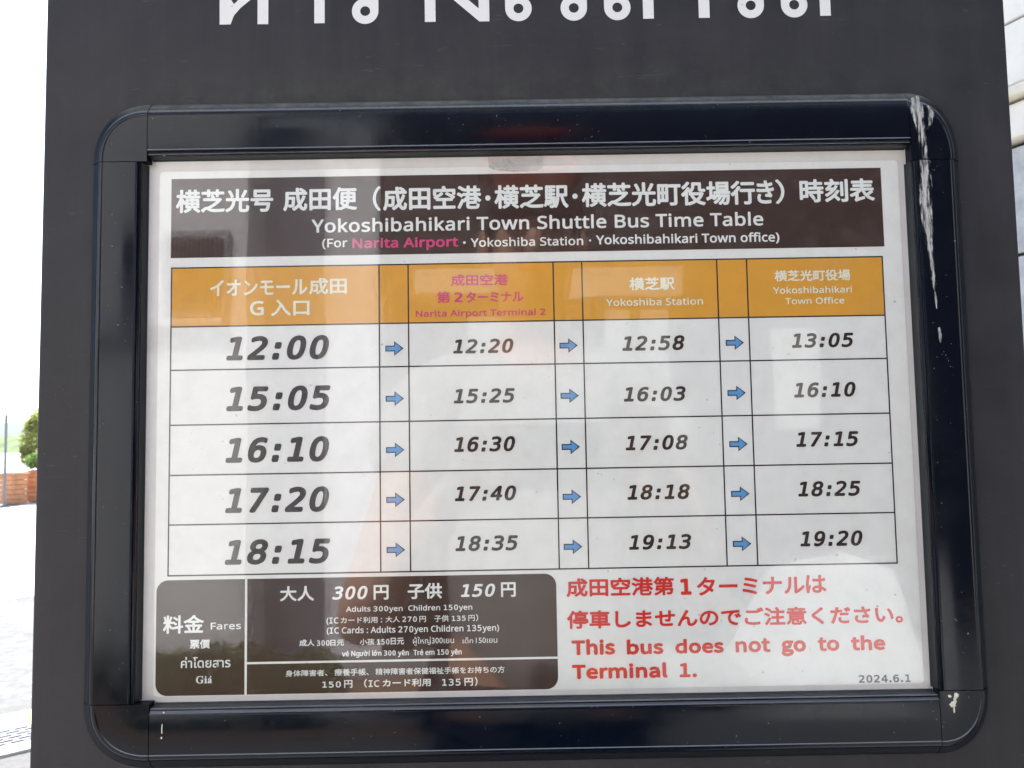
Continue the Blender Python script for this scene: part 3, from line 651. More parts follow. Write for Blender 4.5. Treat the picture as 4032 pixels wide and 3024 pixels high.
def queue_text(name, parent, s, mat, bbox, style=None, weight=0.0, shear=0.0, d=0.15, spacing=0, wx=1.0):
    if style:
        c = outline_curve(runs(style, s, spacing))
    else:
        c = bpy.data.curves.new('text', 'FONT'); c.body = s; c.size = 1.0; c.resolution_u = 3
    o = bpy.data.objects.new('tmp_text', c)
    COL.objects.link(o)
    TMP.append(o)
    PEND.append((o, name, parent, mat, bbox, weight, shear, d, wx, s))

def flush_text():
    bpy.context.view_layer.update()
    dg = bpy.context.evaluated_depsgraph_get()
    for o, name, parent, mat, bbox, weight, shear, d, wx, s in PEND:
        me = bpy.data.meshes.new_from_object(o.evaluated_get(dg))
        V = [(v.co.x + shear * v.co.y, v.co.y) for v in me.vertices]
        F = [tuple(p.vertices) for p in me.polygons]
        x0 = min(p[0] for p in V); x1 = max(p[0] for p in V)
        y0 = min(p[1] for p in V); y1 = max(p[1] for p in V)
        bx0, bz0, bx1, bz1 = bbox
        H = bz1 - bz0
        w_ = weight * H
        wxx = w_ * wx
        sx = (bx1 - bx0 - 2 * wxx) / max(1e-6, x1 - x0)
        sy = (H - 2 * w_) / max(1e-6, y1 - y0)
        if s in ('ー',):
            sy = sx
        offs = [(0, 0)]
        if weight > 0:
            offs = [(math.cos(t) * wxx, math.sin(t) * w_) for t in [2 * math.pi * k / 8 for k in range(8)]] + [(0, 0)]
        nv, nf = [], []
        for k, (ox, oz) in enumerate(offs):
            b = len(nv)
            dd = d + 0.006 * k
            nv += [bp(bx0 + wxx + (x - x0) * sx + ox, bz0 + w_ + (y - y0) * sy + oz, dd) for x, y in V]
            for f in F:
                g = tuple(b + i for i in f)
                nf.append(g)
        m2 = mesh(name, nv, nf)
        obj(name, m2, mat, parent)
        bpy.data.meshes.remove(me)
    for o in TMP:
        c = o.data
        bpy.data.objects.remove(o)
        bpy.data.curves.remove(c)
    PEND.clear(); TMP.clear()

# ---------------------------------------------------------------- sign board
sign = thing('sign_board', 'tall charcoal metal sign board with white Thai lettering above the framed timetable', 'sign', (0, 0, BOARD_Z))
bm = bmesh.new()
PX0, PX1, PZ0, PZ1 = -0.2618, 0.2663, -BOARD_Z + 0.161, 0.62
pts = []
for cx, cy, a0 in ((PX1 - .0015, .0290, 0), (PX0 + .0015, .0290, 90), (PX0 + .0015, .0045, 180), (PX1 - .0015, .0045, 270)):
    for j in range(5):
        t = math.radians(a0 + 90 * j / 4)
        pts.append((cx + .0015 * math.cos(t), cy + .0015 * math.sin(t)))
ra = [bm.verts.new((x, y, PZ0)) for x, y in pts]
rb = [bm.verts.new((x, y, PZ1)) for x, y in pts]
n = len(pts)
for i in range(n):
    bm.faces.new((ra[i], ra[(i + 1) % n], rb[(i + 1) % n], rb[i]))
bm.faces.new(ra[::-1]); bm.faces.new(rb)
obj('panel', to_bl(bm, 'panel'), M['panel'], sign)
obj('base_plate', box_me('base_plate', -.22, .22, -.06, .10, -BOARD_Z + .1005, -BOARD_Z + .1605, .004), M['gap'], sign)

k = N('white_vinyl')
vn = k.noise(k.coord(), 150, 5, 0.65)
ch = k.noise(k.coord(loc=(5, 1, 1)), 330, 3, 0.6)
b_ = k.mix(k.grey(ch, (0.66, 0), (0.70, 0.75)), (.70, .69, .655, 1), (.30, .29, .27, 1))
k.base(b_); k.rough(0.5)
M['vinyl'] = k.m

def fill_poly_me(name, polys, d):
    """flat cut-vinyl shape (with holes) given as outlines in mm"""
    c = outline_curve([[(x, z) for x, z in p] for p in polys])
    o = bpy.data.objects.new('tmp', c); COL.objects.link(o)
    bpy.context.view_layer.update()
    me = bpy.data.meshes.new_from_object(o.evaluated_get(bpy.context.evaluated_depsgraph_get()))
    v = [bp(q.co.x, q.co.y, d) for q in me.vertices]
    f = [tuple(p.vertices) for p in me.polygons]
    bpy.data.meshes.remove(me); bpy.data.objects.remove(o); bpy.data.curves.remove(c)
    return mesh(name, v, f)

def circ(cx, cz, r, a0=0, a1=360, n=28):
    return [(cx + r * math.cos(math.radians(a0 + (a1 - a0) * i / n)), cz + r * math.sin(math.radians(a0 + (a1 - a0) * i / n))) for i in range(n + (0 if a1 - a0 == 360 else 1))]

D0 = -2.9      # just proud of the panel face (face at -3 mm)
BL, TH = 209.2, 253.0       # base line and height of the big letters
RB, RH = 7.3, 2.75
def ring_stem(cx, cz, side):
    """loop at the foot with the stem rising from its left or right edge"""
    o_ = circ(cx, cz, RB, 180, 360, 20)      # lower half, left to right
    if side > 0:
        pl = o_ + [(cx + RB, TH - 8), (cx + RB - 5.9, TH - 8), (cx + RB - 5.9, cz + 6.9)] + circ(cx, cz, RB, 72, 180, 12)[:-1]
    else:
        pl = o_ + circ(cx, cz, RB, 0, 108, 12) + [(cx - RB + 5.9, cz + 6.9), (cx - RB + 5.9, TH), (cx - RB, TH)]
    return [pl, circ(cx, cz, RH)[::-1]]
def stem(x0, x1, z=BL):
    return [(x0, z), (x1, z), (x1, TH - 6), (x0, TH - 6)]
def cap_arch(x0, x1):
    """arched top joining two stems of a letter"""
    cx, r = (x0 + x1) / 2, (x1 - x0) / 2
    return circ(cx, TH - 8, r, 0, 180, 18) + [(x0 + 5.9, TH - 8)] + circ(cx, TH - 8, r - 5.9, 180, 0, 18)
LET = [
    [[[[-166.4 + 0, BL + .3], [-160.4, BL + .3], [-158.6, 214.5], [-155.0, 218.8], [-145.6, 226.6], [-145.6, BL + .2], [-139.7, BL + .1], [-139.7, TH - 8], [-145.6, TH - 8], [-145.6, 234.0], [-153.6, 226.6], [-153.6, 226.0], [-158.6, 221.0], [-160.8, 224.5], [-160.8, TH - 8], [-166.7, TH - 8]]]],
    [[stem(-114.4, -108.7, BL + .2)], [[(-128, TH - 12), (-122.4, TH - 12), (-121.5, TH - 7.5), (-117, TH - 5), (-114.4, TH - 6.1), (-108.8, TH - 6.1), (-111, TH - 1.5), (-117, TH + .8), (-125, TH - 3)]]],
    [ring_stem(-86.4, 215.9, 1)],
    [[stem(-53.6, -47.7)], [[(-67, TH - 12), (-61.4, TH - 12), (-60.5, TH - 7.5), (-56, TH - 5), (-53.6, TH - 6.1), (-47.8, TH - 6.1), (-50, TH - 1.5), (-56, TH + .8), (-64, TH - 3)]]],
    [[[(-18.1, 209.0), (-23.6, 209.0), (-44.9, 228.0), (-40.8, 231.5), (-23.9, 216.4), (-23.9, TH), (-18.1, TH)]]],
    [ring_stem(-2.0, 216.1, -1)],
    [ring_stem(28.5, 215.9, 1)],
    [ring_stem(52.5, 215.8, -1), [stem(66.6, 72.5, 209.1)]],
    [[stem(97.3, 103.3, 209.1)], [[(84, TH - 12), (89.6, TH - 12), (90.5, TH - 7.5), (95, TH - 5), (97.3, TH - 6.1), (103.2, TH - 6.1), (101, TH - 1.5), (95, TH + .8), (87, TH - 3)]]],
    [ring_stem(126.1, 215.8, 1)],
    [ring_stem(150.1, 215.8, -1), [stem(164.2, 170.1, 209.2)]],
]
def join_me(ms, name):
    V, F = [], []
    for m_ in ms:
        b = len(V); V += [v.co.copy() for v in m_.vertices]; F += [tuple(b + i for i in p.vertices) for p in m_.polygons]
        bpy.data.meshes.remove(m_)
    return mesh(name, V, F)
for groups in LET:
    obj('thai_letter', join_me([fill_poly_me('g', g, D0 + .02 * i) for i, g in enumerate(groups)], 'thai_letter'), M['vinyl'], sign)

# ---------------------------------------------------------------- poster frame (snap frame with round corner pieces)
frame = thing('poster_frame', 'glossy black snap frame with round corner pieces mounted on the charcoal board', 'poster frame', (0, 0, BOARD_Z))
FX0, FX1, FZ0, FZ1 = -232.0, 233.4, -185.0, 163.0      # outer outline
OX0, OX1, OZ0, OZ1 = -201.6, 203.6, -151.8, 130.9      # opening
SL, SR, ST, SB = -200.6, 205.2, 129.7, -151.2          # where the rails meet the corner pieces
STR = 123.9
# profile: t = 0 outer edge ... 1 opening, second value depth in mm
PROF = [(0.0, -3.0), (0.0, 0.6), (0.03, 2.4), (0.08, 4.0), (0.150, 5.2), (0.172, 6.2), (0.196, 6.9), (0.222, 7.2), (0.250, 7.3), (0.262, 6.95),
        (0.45, 7.15), (0.65, 7.15), (0.832, 6.85), (0.856, 7.45), (0.872, 7.40), (0.884, 6.3), (0.905, 6.0), (0.918, 6.3), (0.932, 6.2), (0.942, 5.2), (0.955, 1.2), (1.0, -0.5)]
def rail(name, a, b, outer, inner, horiz):
    """straight rail from a to b; outer/inner are the coordinates of its two long edges"""
    nseg = 1
    V = []
    for s_ in (a, b):
        for t, d in PROF:
            q = outer + (inner - outer) * t
            V.append(bp(s_, q, d) if horiz else bp(q, s_, d))
    n = len(PROF)
    F = [(i, i + 1, n + i + 1, n + i) for i in range(n - 1)]
    F += [tuple(range(n)), tuple(range(n, 2 * n))[::-1]]
    me = mesh(name, V, F)
    bm = bmesh.new(); bm.from_mesh(me)
    bmesh.ops.recalc_face_normals(bm, faces=bm.faces)
    for e_ in bm.edges:
        e_.smooth = True
    for f_ in bm.faces:
        f_.smooth = len(f_.verts) == 4
        if not f_.smooth:
            for e_ in f_.edges: e_.smooth = False
    for e_ in bm.edges:
        if len(e_.link_faces) == 2 and e_.calc_face_angle(0) > 0.6:
            e_.smooth = False
    bm.to_mesh(me); bm.free()
    return me
def two_tone(o):
    """flange outside the front ridge is matt, the front is glossy"""
    me = o.data
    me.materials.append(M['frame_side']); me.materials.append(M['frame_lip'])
    for p in me.polygons:
        c_ = p.center
        if o_inside(c_) and min(me.vertices[i].co.y for i in p.vertices) > -0.0056 and abs(p.normal.y) < .8:
            p.material_index = 2
            continue
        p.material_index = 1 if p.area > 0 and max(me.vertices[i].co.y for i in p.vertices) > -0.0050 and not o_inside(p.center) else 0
    return o
def o_inside(c):
    return OX0 / 1000 - .012 < c.x < OX1 / 1000 + .012 and OZ0 / 1000 - .012 < c.z < OZ1 / 1000 + .012
G_ = 0.22
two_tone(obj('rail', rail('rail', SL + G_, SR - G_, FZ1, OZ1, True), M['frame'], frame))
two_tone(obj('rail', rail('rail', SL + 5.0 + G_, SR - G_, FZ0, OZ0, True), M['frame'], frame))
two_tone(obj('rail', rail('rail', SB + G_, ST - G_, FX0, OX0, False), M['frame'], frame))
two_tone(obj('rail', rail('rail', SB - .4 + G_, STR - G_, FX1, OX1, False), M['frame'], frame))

def corner(cx, cz, ex, ez, mat_dir):
    """corner piece swept round (cx, cz); ex, ez signed half-widths to the outer edges"""
    NP = 20
    V, F = [], []
    prof = [p for p in PROF if p[0] <= 0.85]
    n = len(prof)
    for j in range(NP + 1):
        th = math.pi / 2 * j / NP
        p_ = 2.25
        c, s_ = math.cos(th), math.sin(th)
        rr = (abs(c) ** p_ + abs(s_) ** p_) ** (-1 / p_)
        for t, d in prof:
            q = 1 - t
            V.append(bp(cx + ex * q * c * rr, cz + ez * q * s_ * rr, d - 0.12 if t > 0.24 else d))
    for j in range(NP):
        for i in range(n - 1):
            F.append((j * n + i, j * n + i + 1, (j + 1) * n + i + 1, (j + 1) * n + i))
    # close to the inner point
    c0 = len(V); V.append(bp(cx, cz, 6.7)); c1 = len(V); V.append(bp(cx, cz, -3))
    for j in range(NP):
        F.append((j * n + n - 1, c0, (j + 1) * n + n - 1))
        F.append((j * n, (j + 1) * n, c1))
    F.append(tuple(range(0, n)) + (c0, c1))
    F.append(tuple(range(NP * n, NP * n + n)) + (c0, c1))
    me = mesh('corner', V, F)
    bm = bmesh.new(); bm.from_mesh(me)
    bmesh.ops.recalc_face_normals(bm, faces=bm.faces)
    for f_ in bm.faces: f_.smooth = True
    for e_ in bm.edges:
        if len(e_.link_faces) == 2 and e_.calc_face_angle(0) > 0.6: e_.smooth = False
    bm.to_mesh(me); bm.free()
    return me
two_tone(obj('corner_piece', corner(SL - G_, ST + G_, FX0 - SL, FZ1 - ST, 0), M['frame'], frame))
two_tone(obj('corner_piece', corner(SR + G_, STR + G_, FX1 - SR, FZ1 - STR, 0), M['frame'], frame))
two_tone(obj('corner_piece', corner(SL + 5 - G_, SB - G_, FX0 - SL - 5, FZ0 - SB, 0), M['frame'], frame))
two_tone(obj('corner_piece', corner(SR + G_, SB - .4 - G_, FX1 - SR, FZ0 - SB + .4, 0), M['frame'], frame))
obj('back_plate', poly_me('back_plate', round_rect(FX0 + .8, FX1 - .8, FZ0 + .8, FZ1 - .8, 29), 0.3, 3.2), M['gap'], frame)
obj('backing_board', rect_me('backing_board', OX0 - 3, OX1 + 3, OZ0 - 3, OZ1 + 3, 0.35, 0.3), M['backing'], frame)
obj('cover_sheet', mesh('cover_sheet', [bp(OX0 - .5, OZ0 - .5, 1.5), bp(OX1 + .5, OZ0 - .5, 1.5), bp(OX1 + .5, OZ1 + .5, 1.5), bp(OX0 - .5, OZ1 + .5, 1.5)], [(0, 1, 2, 3)]), M['cover'], frame)

# worn white scuff down the right rail and its corner piece
k = N('worn_white_scuff')
k.base((.62, .60, .565, 1)); k.rough(0.6)
tcu = k.n('TexCoord')
uvx = sep(k, tcu.outputs['UV'])
edge = k.math('SUBTRACT', 1.0, k.math('ABSOLUTE', k.math('SUBTRACT', k.math('MULTIPLY', uvx[0], 2.0), 1.0)))
nn = k.noise(k.coord(scale=(1, 1, 0.13)), 520, 6, 0.78)
n2_ = k.noise(k.coord(loc=(3, 3, 3), scale=(1, 1, .3)), 95, 3, 0.6)
lvl = k.math('ADD', k.math('MULTIPLY', edge, 0.30), k.math('ADD', nn, k.math('MULTIPLY', n2_, 0.55)))
fade = k.math('MULTIPLY', uvx[1], -0.10)
al = k.grey(k.math('ADD', lvl, fade), (0.80, 0.0), (0.98, 0.92))
k.l(al, k.p.inputs['Alpha'])
k.base(k.ramp(nn, (0.38, (.10, .10, .10, 1)), (0.62, (.60, .585, .55, 1))))
M['scuff'] = k.m
def ribbon(path, widths, name, mat, d=7.5):
    V, F, UV = [], [], []
    n = len(path)
    for i, (x, z) in enumerate(path):
        j0, j1 = max(0, i - 1), min(n - 1, i + 1)
        tx, tz = path[j1][0] - path[j0][0], path[j1][1] - path[j0][1]
        L_ = math.hypot(tx, tz); nx, nz = -tz / L_, tx / L_
        wd = widths[i] / 2
        dd = d if not isinstance(d, (list, tuple)) else d[i]
        V += [bp(x - nx * wd, z - nz * wd, dd), bp(x + nx * wd, z + nz * wd, dd)]
        UV += [(0, i / (n - 1)), (1, i / (n - 1))]
    F = [(2 * i, 2 * i + 1, 2 * i + 3, 2 * i + 2) for i in range(n - 1)]
    me = mesh(name, V, F)
    uv = me.uv_layers.new(name='UVMap')
    for p in me.polygons:
        for li in p.loop_indices:
            uv.data[li].uv = UV[me.loops[li].vertex_index]
    return obj(name, me, mat, frame)
ribbon([(206.8, 157.6), (208.3, 153.5), (209.6, 149), (210.6, 144), (211.3, 138), (211.4, 131), (211.4, 124.2)], [7, 7.5, 7, 6.5, 6, 6.5, 7], 'scuff', M['scuff'], [7.15] + [7.5] * 6)
ribbon([(211.4, 123.6), (211.4, 114), (210.9, 105.5), (211.2, 95), (211.5, 84), (212.3, 72), (213.0, 62), (213.6, 52), (214.0, 44)], [7.5, 8, 8, 6.5, 5.4, 4.4, 3.2, 1.8, .6], 'scuff', M['scuff'], 7.5)
ribbon([(215.2, 153.0), (216.4, 148.5), (215.6, 143.5), (214.4, 140)], [2, 4.5, 4, 2.0], 'scuff', M['scuff'], 7.52)
ribbon([(214.6, 34), (214.8, 30), (215.0, 26)], [1.2, 2.2, 1.2], 'scuff', M['scuff'], 7.52)

def blob(name, x, z, rx, rz, d, mat, n=14, jag=.25):
    pts = []
    for i in range(n):
        t = 2 * math.pi * i / n
        r = 1 + random.uniform(-jag, jag)
        pts.append((x + rx * r * math.cos(t), z + rz * r * math.sin(t)))
    V = [bp(x, z, d + min(rx, rz) * .45)] + [bp(a_, b_, d) for a_, b_ in pts]
    F = [(0, 1 + i, 1 + (i + 1) % n) for i in range(n)]
    return obj(name, mesh(name, V, F, True), mat, frame)
M['dropping'] = plain('pale_dropping', (.62, .60, .47, 1), 0.7, var=.15, scale=500)
for x, z, rx, rz in ((-188.1, -155.4, .5, .6), (-188.9, -164.3, .42, 3.0), (-189.1, -167.8, .6, .8), (213.7, -154.0, 1.1, 1.4), (212.9, -156.2, .8, 1.8), (211.6, -158.6, 1.7, 1.5), (212.2, -161, .4, 1.8), (210.2, -154.3, .9, .8)):
    blob('paint_speck', x, z, rx, rz, 7.08, M['dropping'])
for _ in range(30):
    if random.random() < .6:
        x, z = random.uniform(208, 222), random.uniform(-60, 60) * random.random() + 20
    else:
        x, z = random.uniform(-190, 200), random.uniform(136, 152)
    if random.random() < .25:
        x, z = random.uniform(-190, 200), random.uniform(-170, -158)
    blob('paint_speck', x, z, random.uniform(.06, .16), random.uniform(.06, .2), 7.16, M['dropping'], 6)

# frosted pull tab of the cover at the middle of the top edge
k = N('frosted_tab')
k.base((.40, .385, .35, 1)); k.rough(.35)
k.l(k.grey(k.noise(k.coord(), 60, 3, .6), (.35, .22), (.7, .52)), k.p.inputs['Alpha'])
M['tab'] = k.m
obj('pull_tab', poly_me('pull_tab', [(-19.9, 131), (-19.6, 125.5), (-17.2, 124.0), (-6, 122.8), (6.5, 123.2), (9.0, 124.6), (9.6, 131)], 1.9, .2), M['tab'], frame)

# ---------------------------------------------------------------- the timetable poster
poster = thing('timetable_poster', 'laminated shuttle bus timetable with brown title band and orange header inside the black frame', 'timetable', (0, 0, BOARD_Z))
PW = (-196.4, 200.9, -149.7, 126.0)
obj('paper_sheet', poly_me('paper_sheet', round_rect(*PW, 2.0, 4), 0.75, 0.3), M['paper'], poster)
B0 = 0.80
band = obj('title_band', rect_me('title_band', -190.1, 191.5, 78.95, 122.0, B0), M['ink_brown'], poster)
CX = [-189.5, -79.0, -63.5, 13.9, 29.2, 101.35, 117.3, 190.0]
RZ = [73.5, 41.9, 18.8, -10.2, -36.45, -62.2, -88.3]
head = obj('header_row', rect_me('header_row', CX[0], CX[-1], RZ[1], RZ[0], B0), M['ink_orange'], poster)
for z in RZ:
    obj('grid_line', rect_me('grid_line', CX[0] - .36, CX[-1] + .36, z - .36, z + .36, B0 + .05), M['ink_line'], poster)
for x in CX:
    obj('grid_line', rect_me('grid_line', x - .36, x + .36, RZ[-1] - .34, RZ[0] + .34, B0 + .06), M['ink_line'], poster)
fare = obj('fare_box', poly_me('fare_box', round_rect(-195.4, 12.1, -149.3, -90.6, 6.0), B0), M['ink_brown'], poster)
obj('divider', rect_me('divider', -149.5, -148.3, -149.35, -90.5, B0 + .05), M['paper'], fare)
obj('divider', rect_me('divider', -148.3, 12.2, -134.0, -132.9, B0 + .06), M['paper'], fare)
arrow_me = None
AZ = [28.5, 1.85, -25.1, -51.1, -77.0]
def arrow_pts(g):
    w2, h2, sh = 4.85 - g, 3.85 - g * 1.4, 1.55 - g
    hx = -.15 + g * .3
    return [(-w2, -sh), (hx + g * .6, -sh), (hx + g * .6, -h2), (w2 - g * .7, 0), (hx + g * .6, h2), (hx + g * .6, sh), (-w2, sh)]
oa = poly_me('arrow', arrow_pts(0), B0 + .05)
ia = poly_me('arrow_fill', arrow_pts(.55), B0 + .10)
for x in (-71.05, 21.25, 109.5):
    for z in AZ:
        o1 = obj('arrow', oa, None, poster); o1.location = bp(x, z)
        if not oa.materials: oa.materials.append(M['ink_line'])
        o2 = obj('arrow_fill', ia, None, o1)
        if not ia.materials: ia.materials.append(M['ink_blue'])
TD = B0 + 0.10
STY = {
    'w2': (None, 'ink_white', .030), 'w1': (None, 'ink_white', .028), 'w0': (None, 'ink_white', .015), 't': (None, 'ink_white', .0),
    'W1': ('A', 'ink_white', .030), 'W0': ('A', 'ink_white', .026), 'P1': ('A', 'ink_pink', .042), 'p1': (None, 'ink_pink2', .034), 'P2': ('D', 'ink_pink2', .05),
    'c1': (None, 'ink_cream', .028), 'C1': ('A', 'ink_cream', .035), 'C0': ('A', 'ink_cream', .024),
    'I': ('D', 'ink_white', .040), 'S1': ('A', 'ink_white', .026), 'S2': ('S', 'ink_white', .008), 'r2': (None, 'ink_red', .032), 'R2': ('D', 'ink_red', .055),
    'N2': ('N', 'ink_red2', .055), 'D1': ('D', 'ink_date', .045),
}
for s, st, x0, z0, x1, z1 in TEXT:
    if s == 'Giá':
        st = 'S2'
    f, mname, wgt = STY[st]
    if st == 'P1' and z0 < 60:
        mname = 'ink_pink2'; wgt = .036
    par = band if z0 > 78 else (head if z0 > 41 else (fare if x1 < 13 else poster))
    asc = s.isascii() or f is not None
    wg = wgt
    if f == 'A' and any(c in s for c in '(gypqj'):
        wg = wgt * .8
    if st == 'w2' and s in '（）・':
        wg = .02
    nm = 'printed_number' if s.replace(':', '').replace('.', '').isdigit() else 'printed_text'
    queue_text(nm, par, s, M[mname], (x0, z0, x1, z1), f, wg, .21 if st == 'I' else 0.0, TD, spacing=22 if st in ('W1',) else (14 if f == 'A' else 0), wx=1.35 if st == 'S1' else 1.0)
for i, (s, x0, z0, x1, z1) in enumerate(TIMES):
    queue_text('printed_time', poster, s, M['ink_time'], (x0, z0, x1, z1), 'D', .050 if i < 5 else .046, .20, TD)
flush_text()
# serifs of the Vietnamese word
for x0, x1, z in ():
    pass
obj('laminate', mesh('laminate', [bp(PW[0], PW[2], 1.15), bp(PW[1], PW[2], 1.15), bp(PW[1], PW[3], 1.15), bp(PW[0], PW[3], 1.15)], [(0, 1, 2, 3)]), M['laminate'], poster)

# ---------------------------------------------------------------- ground, road, kerb
gx0 = -0.01035; gy0 = -0.40585
def cam_ground(tx, dist):
    """point on the ground seen from where the photographer stands: lateral ratio and distance ahead"""
    return Vector((gx0 + tx * dist, gy0 + dist, 0))
ground = obj('ground', box_me('ground', -1300, 1300, -450, 1400, -.6, 0.0), mat_ground('far_ground', (.20, .22, .13, 1), (.28, .29, .19, 1), .05), kind='structure')
KD = Vector((.77314, .63424, 0)).normalized()          # direction of the kerb line
KN = Vector((-KD.y, KD.x, 0))                    # away from the sign, towards the road
K0 = Vector((-2.526, 3.446, 0))                     # a point on the road side of the kerb
def strip_me(name, a, b, z0, z1, l0=-14, l1=22):
    """long box parallel to the kerb between offsets a and b (metres along KN from K0)"""
    V = []
    for z in (z0, z1):
        for l, n_ in ((l0, a), (l1, a), (l1, b), (l0, b)):
            q = K0 + KD * l + KN * n_
            V.append((q.x, q.y, z))
    F = [(0, 3, 2, 1), (4, 5, 6, 7), (0, 1, 5, 4), (1, 2, 6, 5), (2, 3, 7, 6), (3, 0, 4, 7)]
    return mesh(name, V, F)
obj('pavement', strip_me('pavement', -14.0, -1.6, .0, .10), M['pavement'], kind='structure')
obj('pavement_edge', strip_me('pavement_edge', -1.596, -.12, .0, .10), M['slab'], kind='structure')
obj('kerb', strip_me('kerb', -.115, .0, .0, .104), M['concrete'], kind='structure')
obj('road', strip_me('road', .004, 3.6, .001, .02, -60, 60), M['asphalt'], kind='structure')
obj('roadway', strip_me('roadway', 3.604, 30.0, .001, .021, -60, 60), M['bright_concrete'], kind='structure')
obj('far_pavement', strip_me('far_pavement', 30.01, 130.0, .001, .06, -190, 190), M['bright_concrete'], kind='structure')
obj('road_joint', box_me('road_joint', -10.5, -7.25, 10.95, 11.04, .0205, .026), M['steel'], kind='structure')
# the sign's board level: everything above stands on the pavement top, 0.10 m up; the sign's foot is set on it
# tactile strip beside the kerb
tact = thing('tactile_strip', 'yellow tactile paving strip laid along the kerb at the lower left', 'tactile paving', (0, 0, 0))
for i in range(-10, 12):
    q = K0 + KN * (-.24) + KD * (i * .243)
    me = bpy.data.meshes.new('block')
    bm = bmesh.new()
    c = [q + KD * sx * .12 + KN * sy * .12 for sx, sy in ((-1, -1), (1, -1), (1, 1), (-1, 1))]
    lo = [bm.verts.new((p.x, p.y, .1005)) for p in c]; hi = [bm.verts.new((p.x, p.y, .106)) for p in c]
    bm.faces.new(hi)
    for j in range(4): bm.faces.new((lo[j], lo[(j + 1) % 4], hi[(j + 1) % 4], hi[j]))
    bm.to_mesh(me); bm.free()
    obj('block', me, M['yellow'], tact)
# steel drain grate in the pavement
grate = thing('drain_grate', 'galvanised steel drain grate set in the pavement next to the yellow strip', 'drain grate', (0, 0, 0))
def gpt(l, n_, z): 
    q = K0 + KD * l + KN * n_; return (q.x, q.y, z)
def gbox(bm, l0, l1, n0, n1, z0, z1):
    V = [bm.verts.new(gpt(l, n_, z)) for z in (z0, z1) for l, n_ in ((l0, n0), (l1, n0), (l1, n1), (l0, n1))]
    for f in ((0, 3, 2, 1), (4, 5, 6, 7), (0, 1, 5, 4), (1, 2, 6, 5), (2, 3, 7, 6), (3, 0, 4, 7)):
        bm.faces.new([V[i] for i in f])
GN0, GN1 = -.585, -.375
bm = bmesh.new(); gbox(bm, -2, 2.4, GN0 - .11, GN0, .1005, .112)
obj('grate_frame', to_bl(bm, 'grate_frame'), M['bright_concrete'], grate)
bm = bmesh.new(); gbox(bm, -2, 2.4, GN0, GN1, .1005, .102)
obj('pit', to_bl(bm, 'pit'), M['dark_pit'], grate)
rows = 6
for r_ in range(rows + 1):
    n_ = GN0 + (GN1 - GN0) * r_ / rows
    bm = bmesh.new(); gbox(bm, -2, 2.4, n_ - .006, n_ + .006, .103, .111)
    obj('bar', to_bl(bm, 'bar'), M['steel'], grate)
bm = bmesh.new()
for r_ in range(rows):
    n0 = GN0 + (GN1 - GN0) * r_ / rows + .006; n1 = GN0 + (GN1 - GN0) * (r_ + 1) / rows - .006
    l = -2 + (.035 if r_ % 2 else 0)
    while l < 2.35:
        gbox(bm, l, l + .018, n0, n1, .103, .1105); l += .07
o = obj('cross_link', to_bl(bm, 'cross_link'), M['steel'], grate); o['kind'] = 'stuff'

# ---------------------------------------------------------------- far left: planters, pole, car, tree, hills
M['wood'] = plain('orange_timber', (.50, .21, .085, 1), .6, var=.25, scale=7)
M['leaf'] = plain('leaf_green', (.075, .12, .03, 1), .55, var=.4, scale=2.2)
M['leaf_y'] = plain('leaf_yellow_green', (.16, .17, .035, 1), .55, var=.4, scale=2.2)
for key in ('leaf', 'leaf_y'):
    nt_ = M[key].node_tree
    pb = nt_.nodes['Principled BSDF']; out_ = nt_.nodes['Material Output']
    tl = nt_.nodes.new('ShaderNodeBsdfTranslucent'); mx_ = nt_.nodes.new('ShaderNodeMixShader')
    tl.inputs[0].default_value = (.40, .44, .10, 1) if key == 'leaf_y' else (.22, .34, .08, 1)
    mx_.inputs[0].default_value = .5
    nt_.links.new(pb.outputs[0], mx_.inputs[1]); nt_.links.new(tl.outputs[0], mx_.inputs[2]); nt_.links.new(mx_.outputs[0], out_.inputs['Surface'])
M['bark'] = plain('bark', (.10, .075, .05, 1), .9, var=.2, scale=9)
M['white_paint'] = plain('white_body_paint', (.78, .78, .77, 1), .25)
M['glass_dark'] = plain('dark_glass', (.05, .055, .06, 1), .06)
M['rubber'] = plain('tyre_rubber', (.02, .02, .02, 1), .8)
M['grey_metal'] = plain('grey_pole_paint', (.16, .165, .17, 1), .5)

def planter(loc, rz, label, L_=1.5, Wd=.9, H=.74):
    t = thing('planter_box', label, 'planter', loc, rz, 'timber planter boxes across the road')
    nb = 6
    for side in range(4):
        for i in range(nb):
            z0, z1 = .02 + (H - .06) * i / nb, .02 + (H - .06) * (i + 1) / nb - .008
            if side == 0: b = (-L_ / 2, L_ / 2, -Wd / 2, -Wd / 2 + .03)
            elif side == 1: b = (-L_ / 2, L_ / 2, Wd / 2 - .03, Wd / 2)
            elif side == 2: b = (-L_ / 2, -L_ / 2 + .03, -Wd / 2 + .032, Wd / 2 - .032)
            else: b = (L_ / 2 - .03, L_ / 2, -Wd / 2 + .032, Wd / 2 - .032)
            obj('board', box_me('board', *b, z0, z1, .003, 1), M['wood'], t)
    obj('rim', box_me('rim', -L_ / 2 - .03, L_ / 2 + .03, -Wd / 2 - .03, Wd / 2 + .03, H - .045, H, .004, 1), M['wood'], t)
    obj('soil', box_me('soil', -L_ / 2 + .04, L_ / 2 - .04, -Wd / 2 + .04, Wd / 2 - .04, H + .001, H + .012), M['soil'], t)
    return t

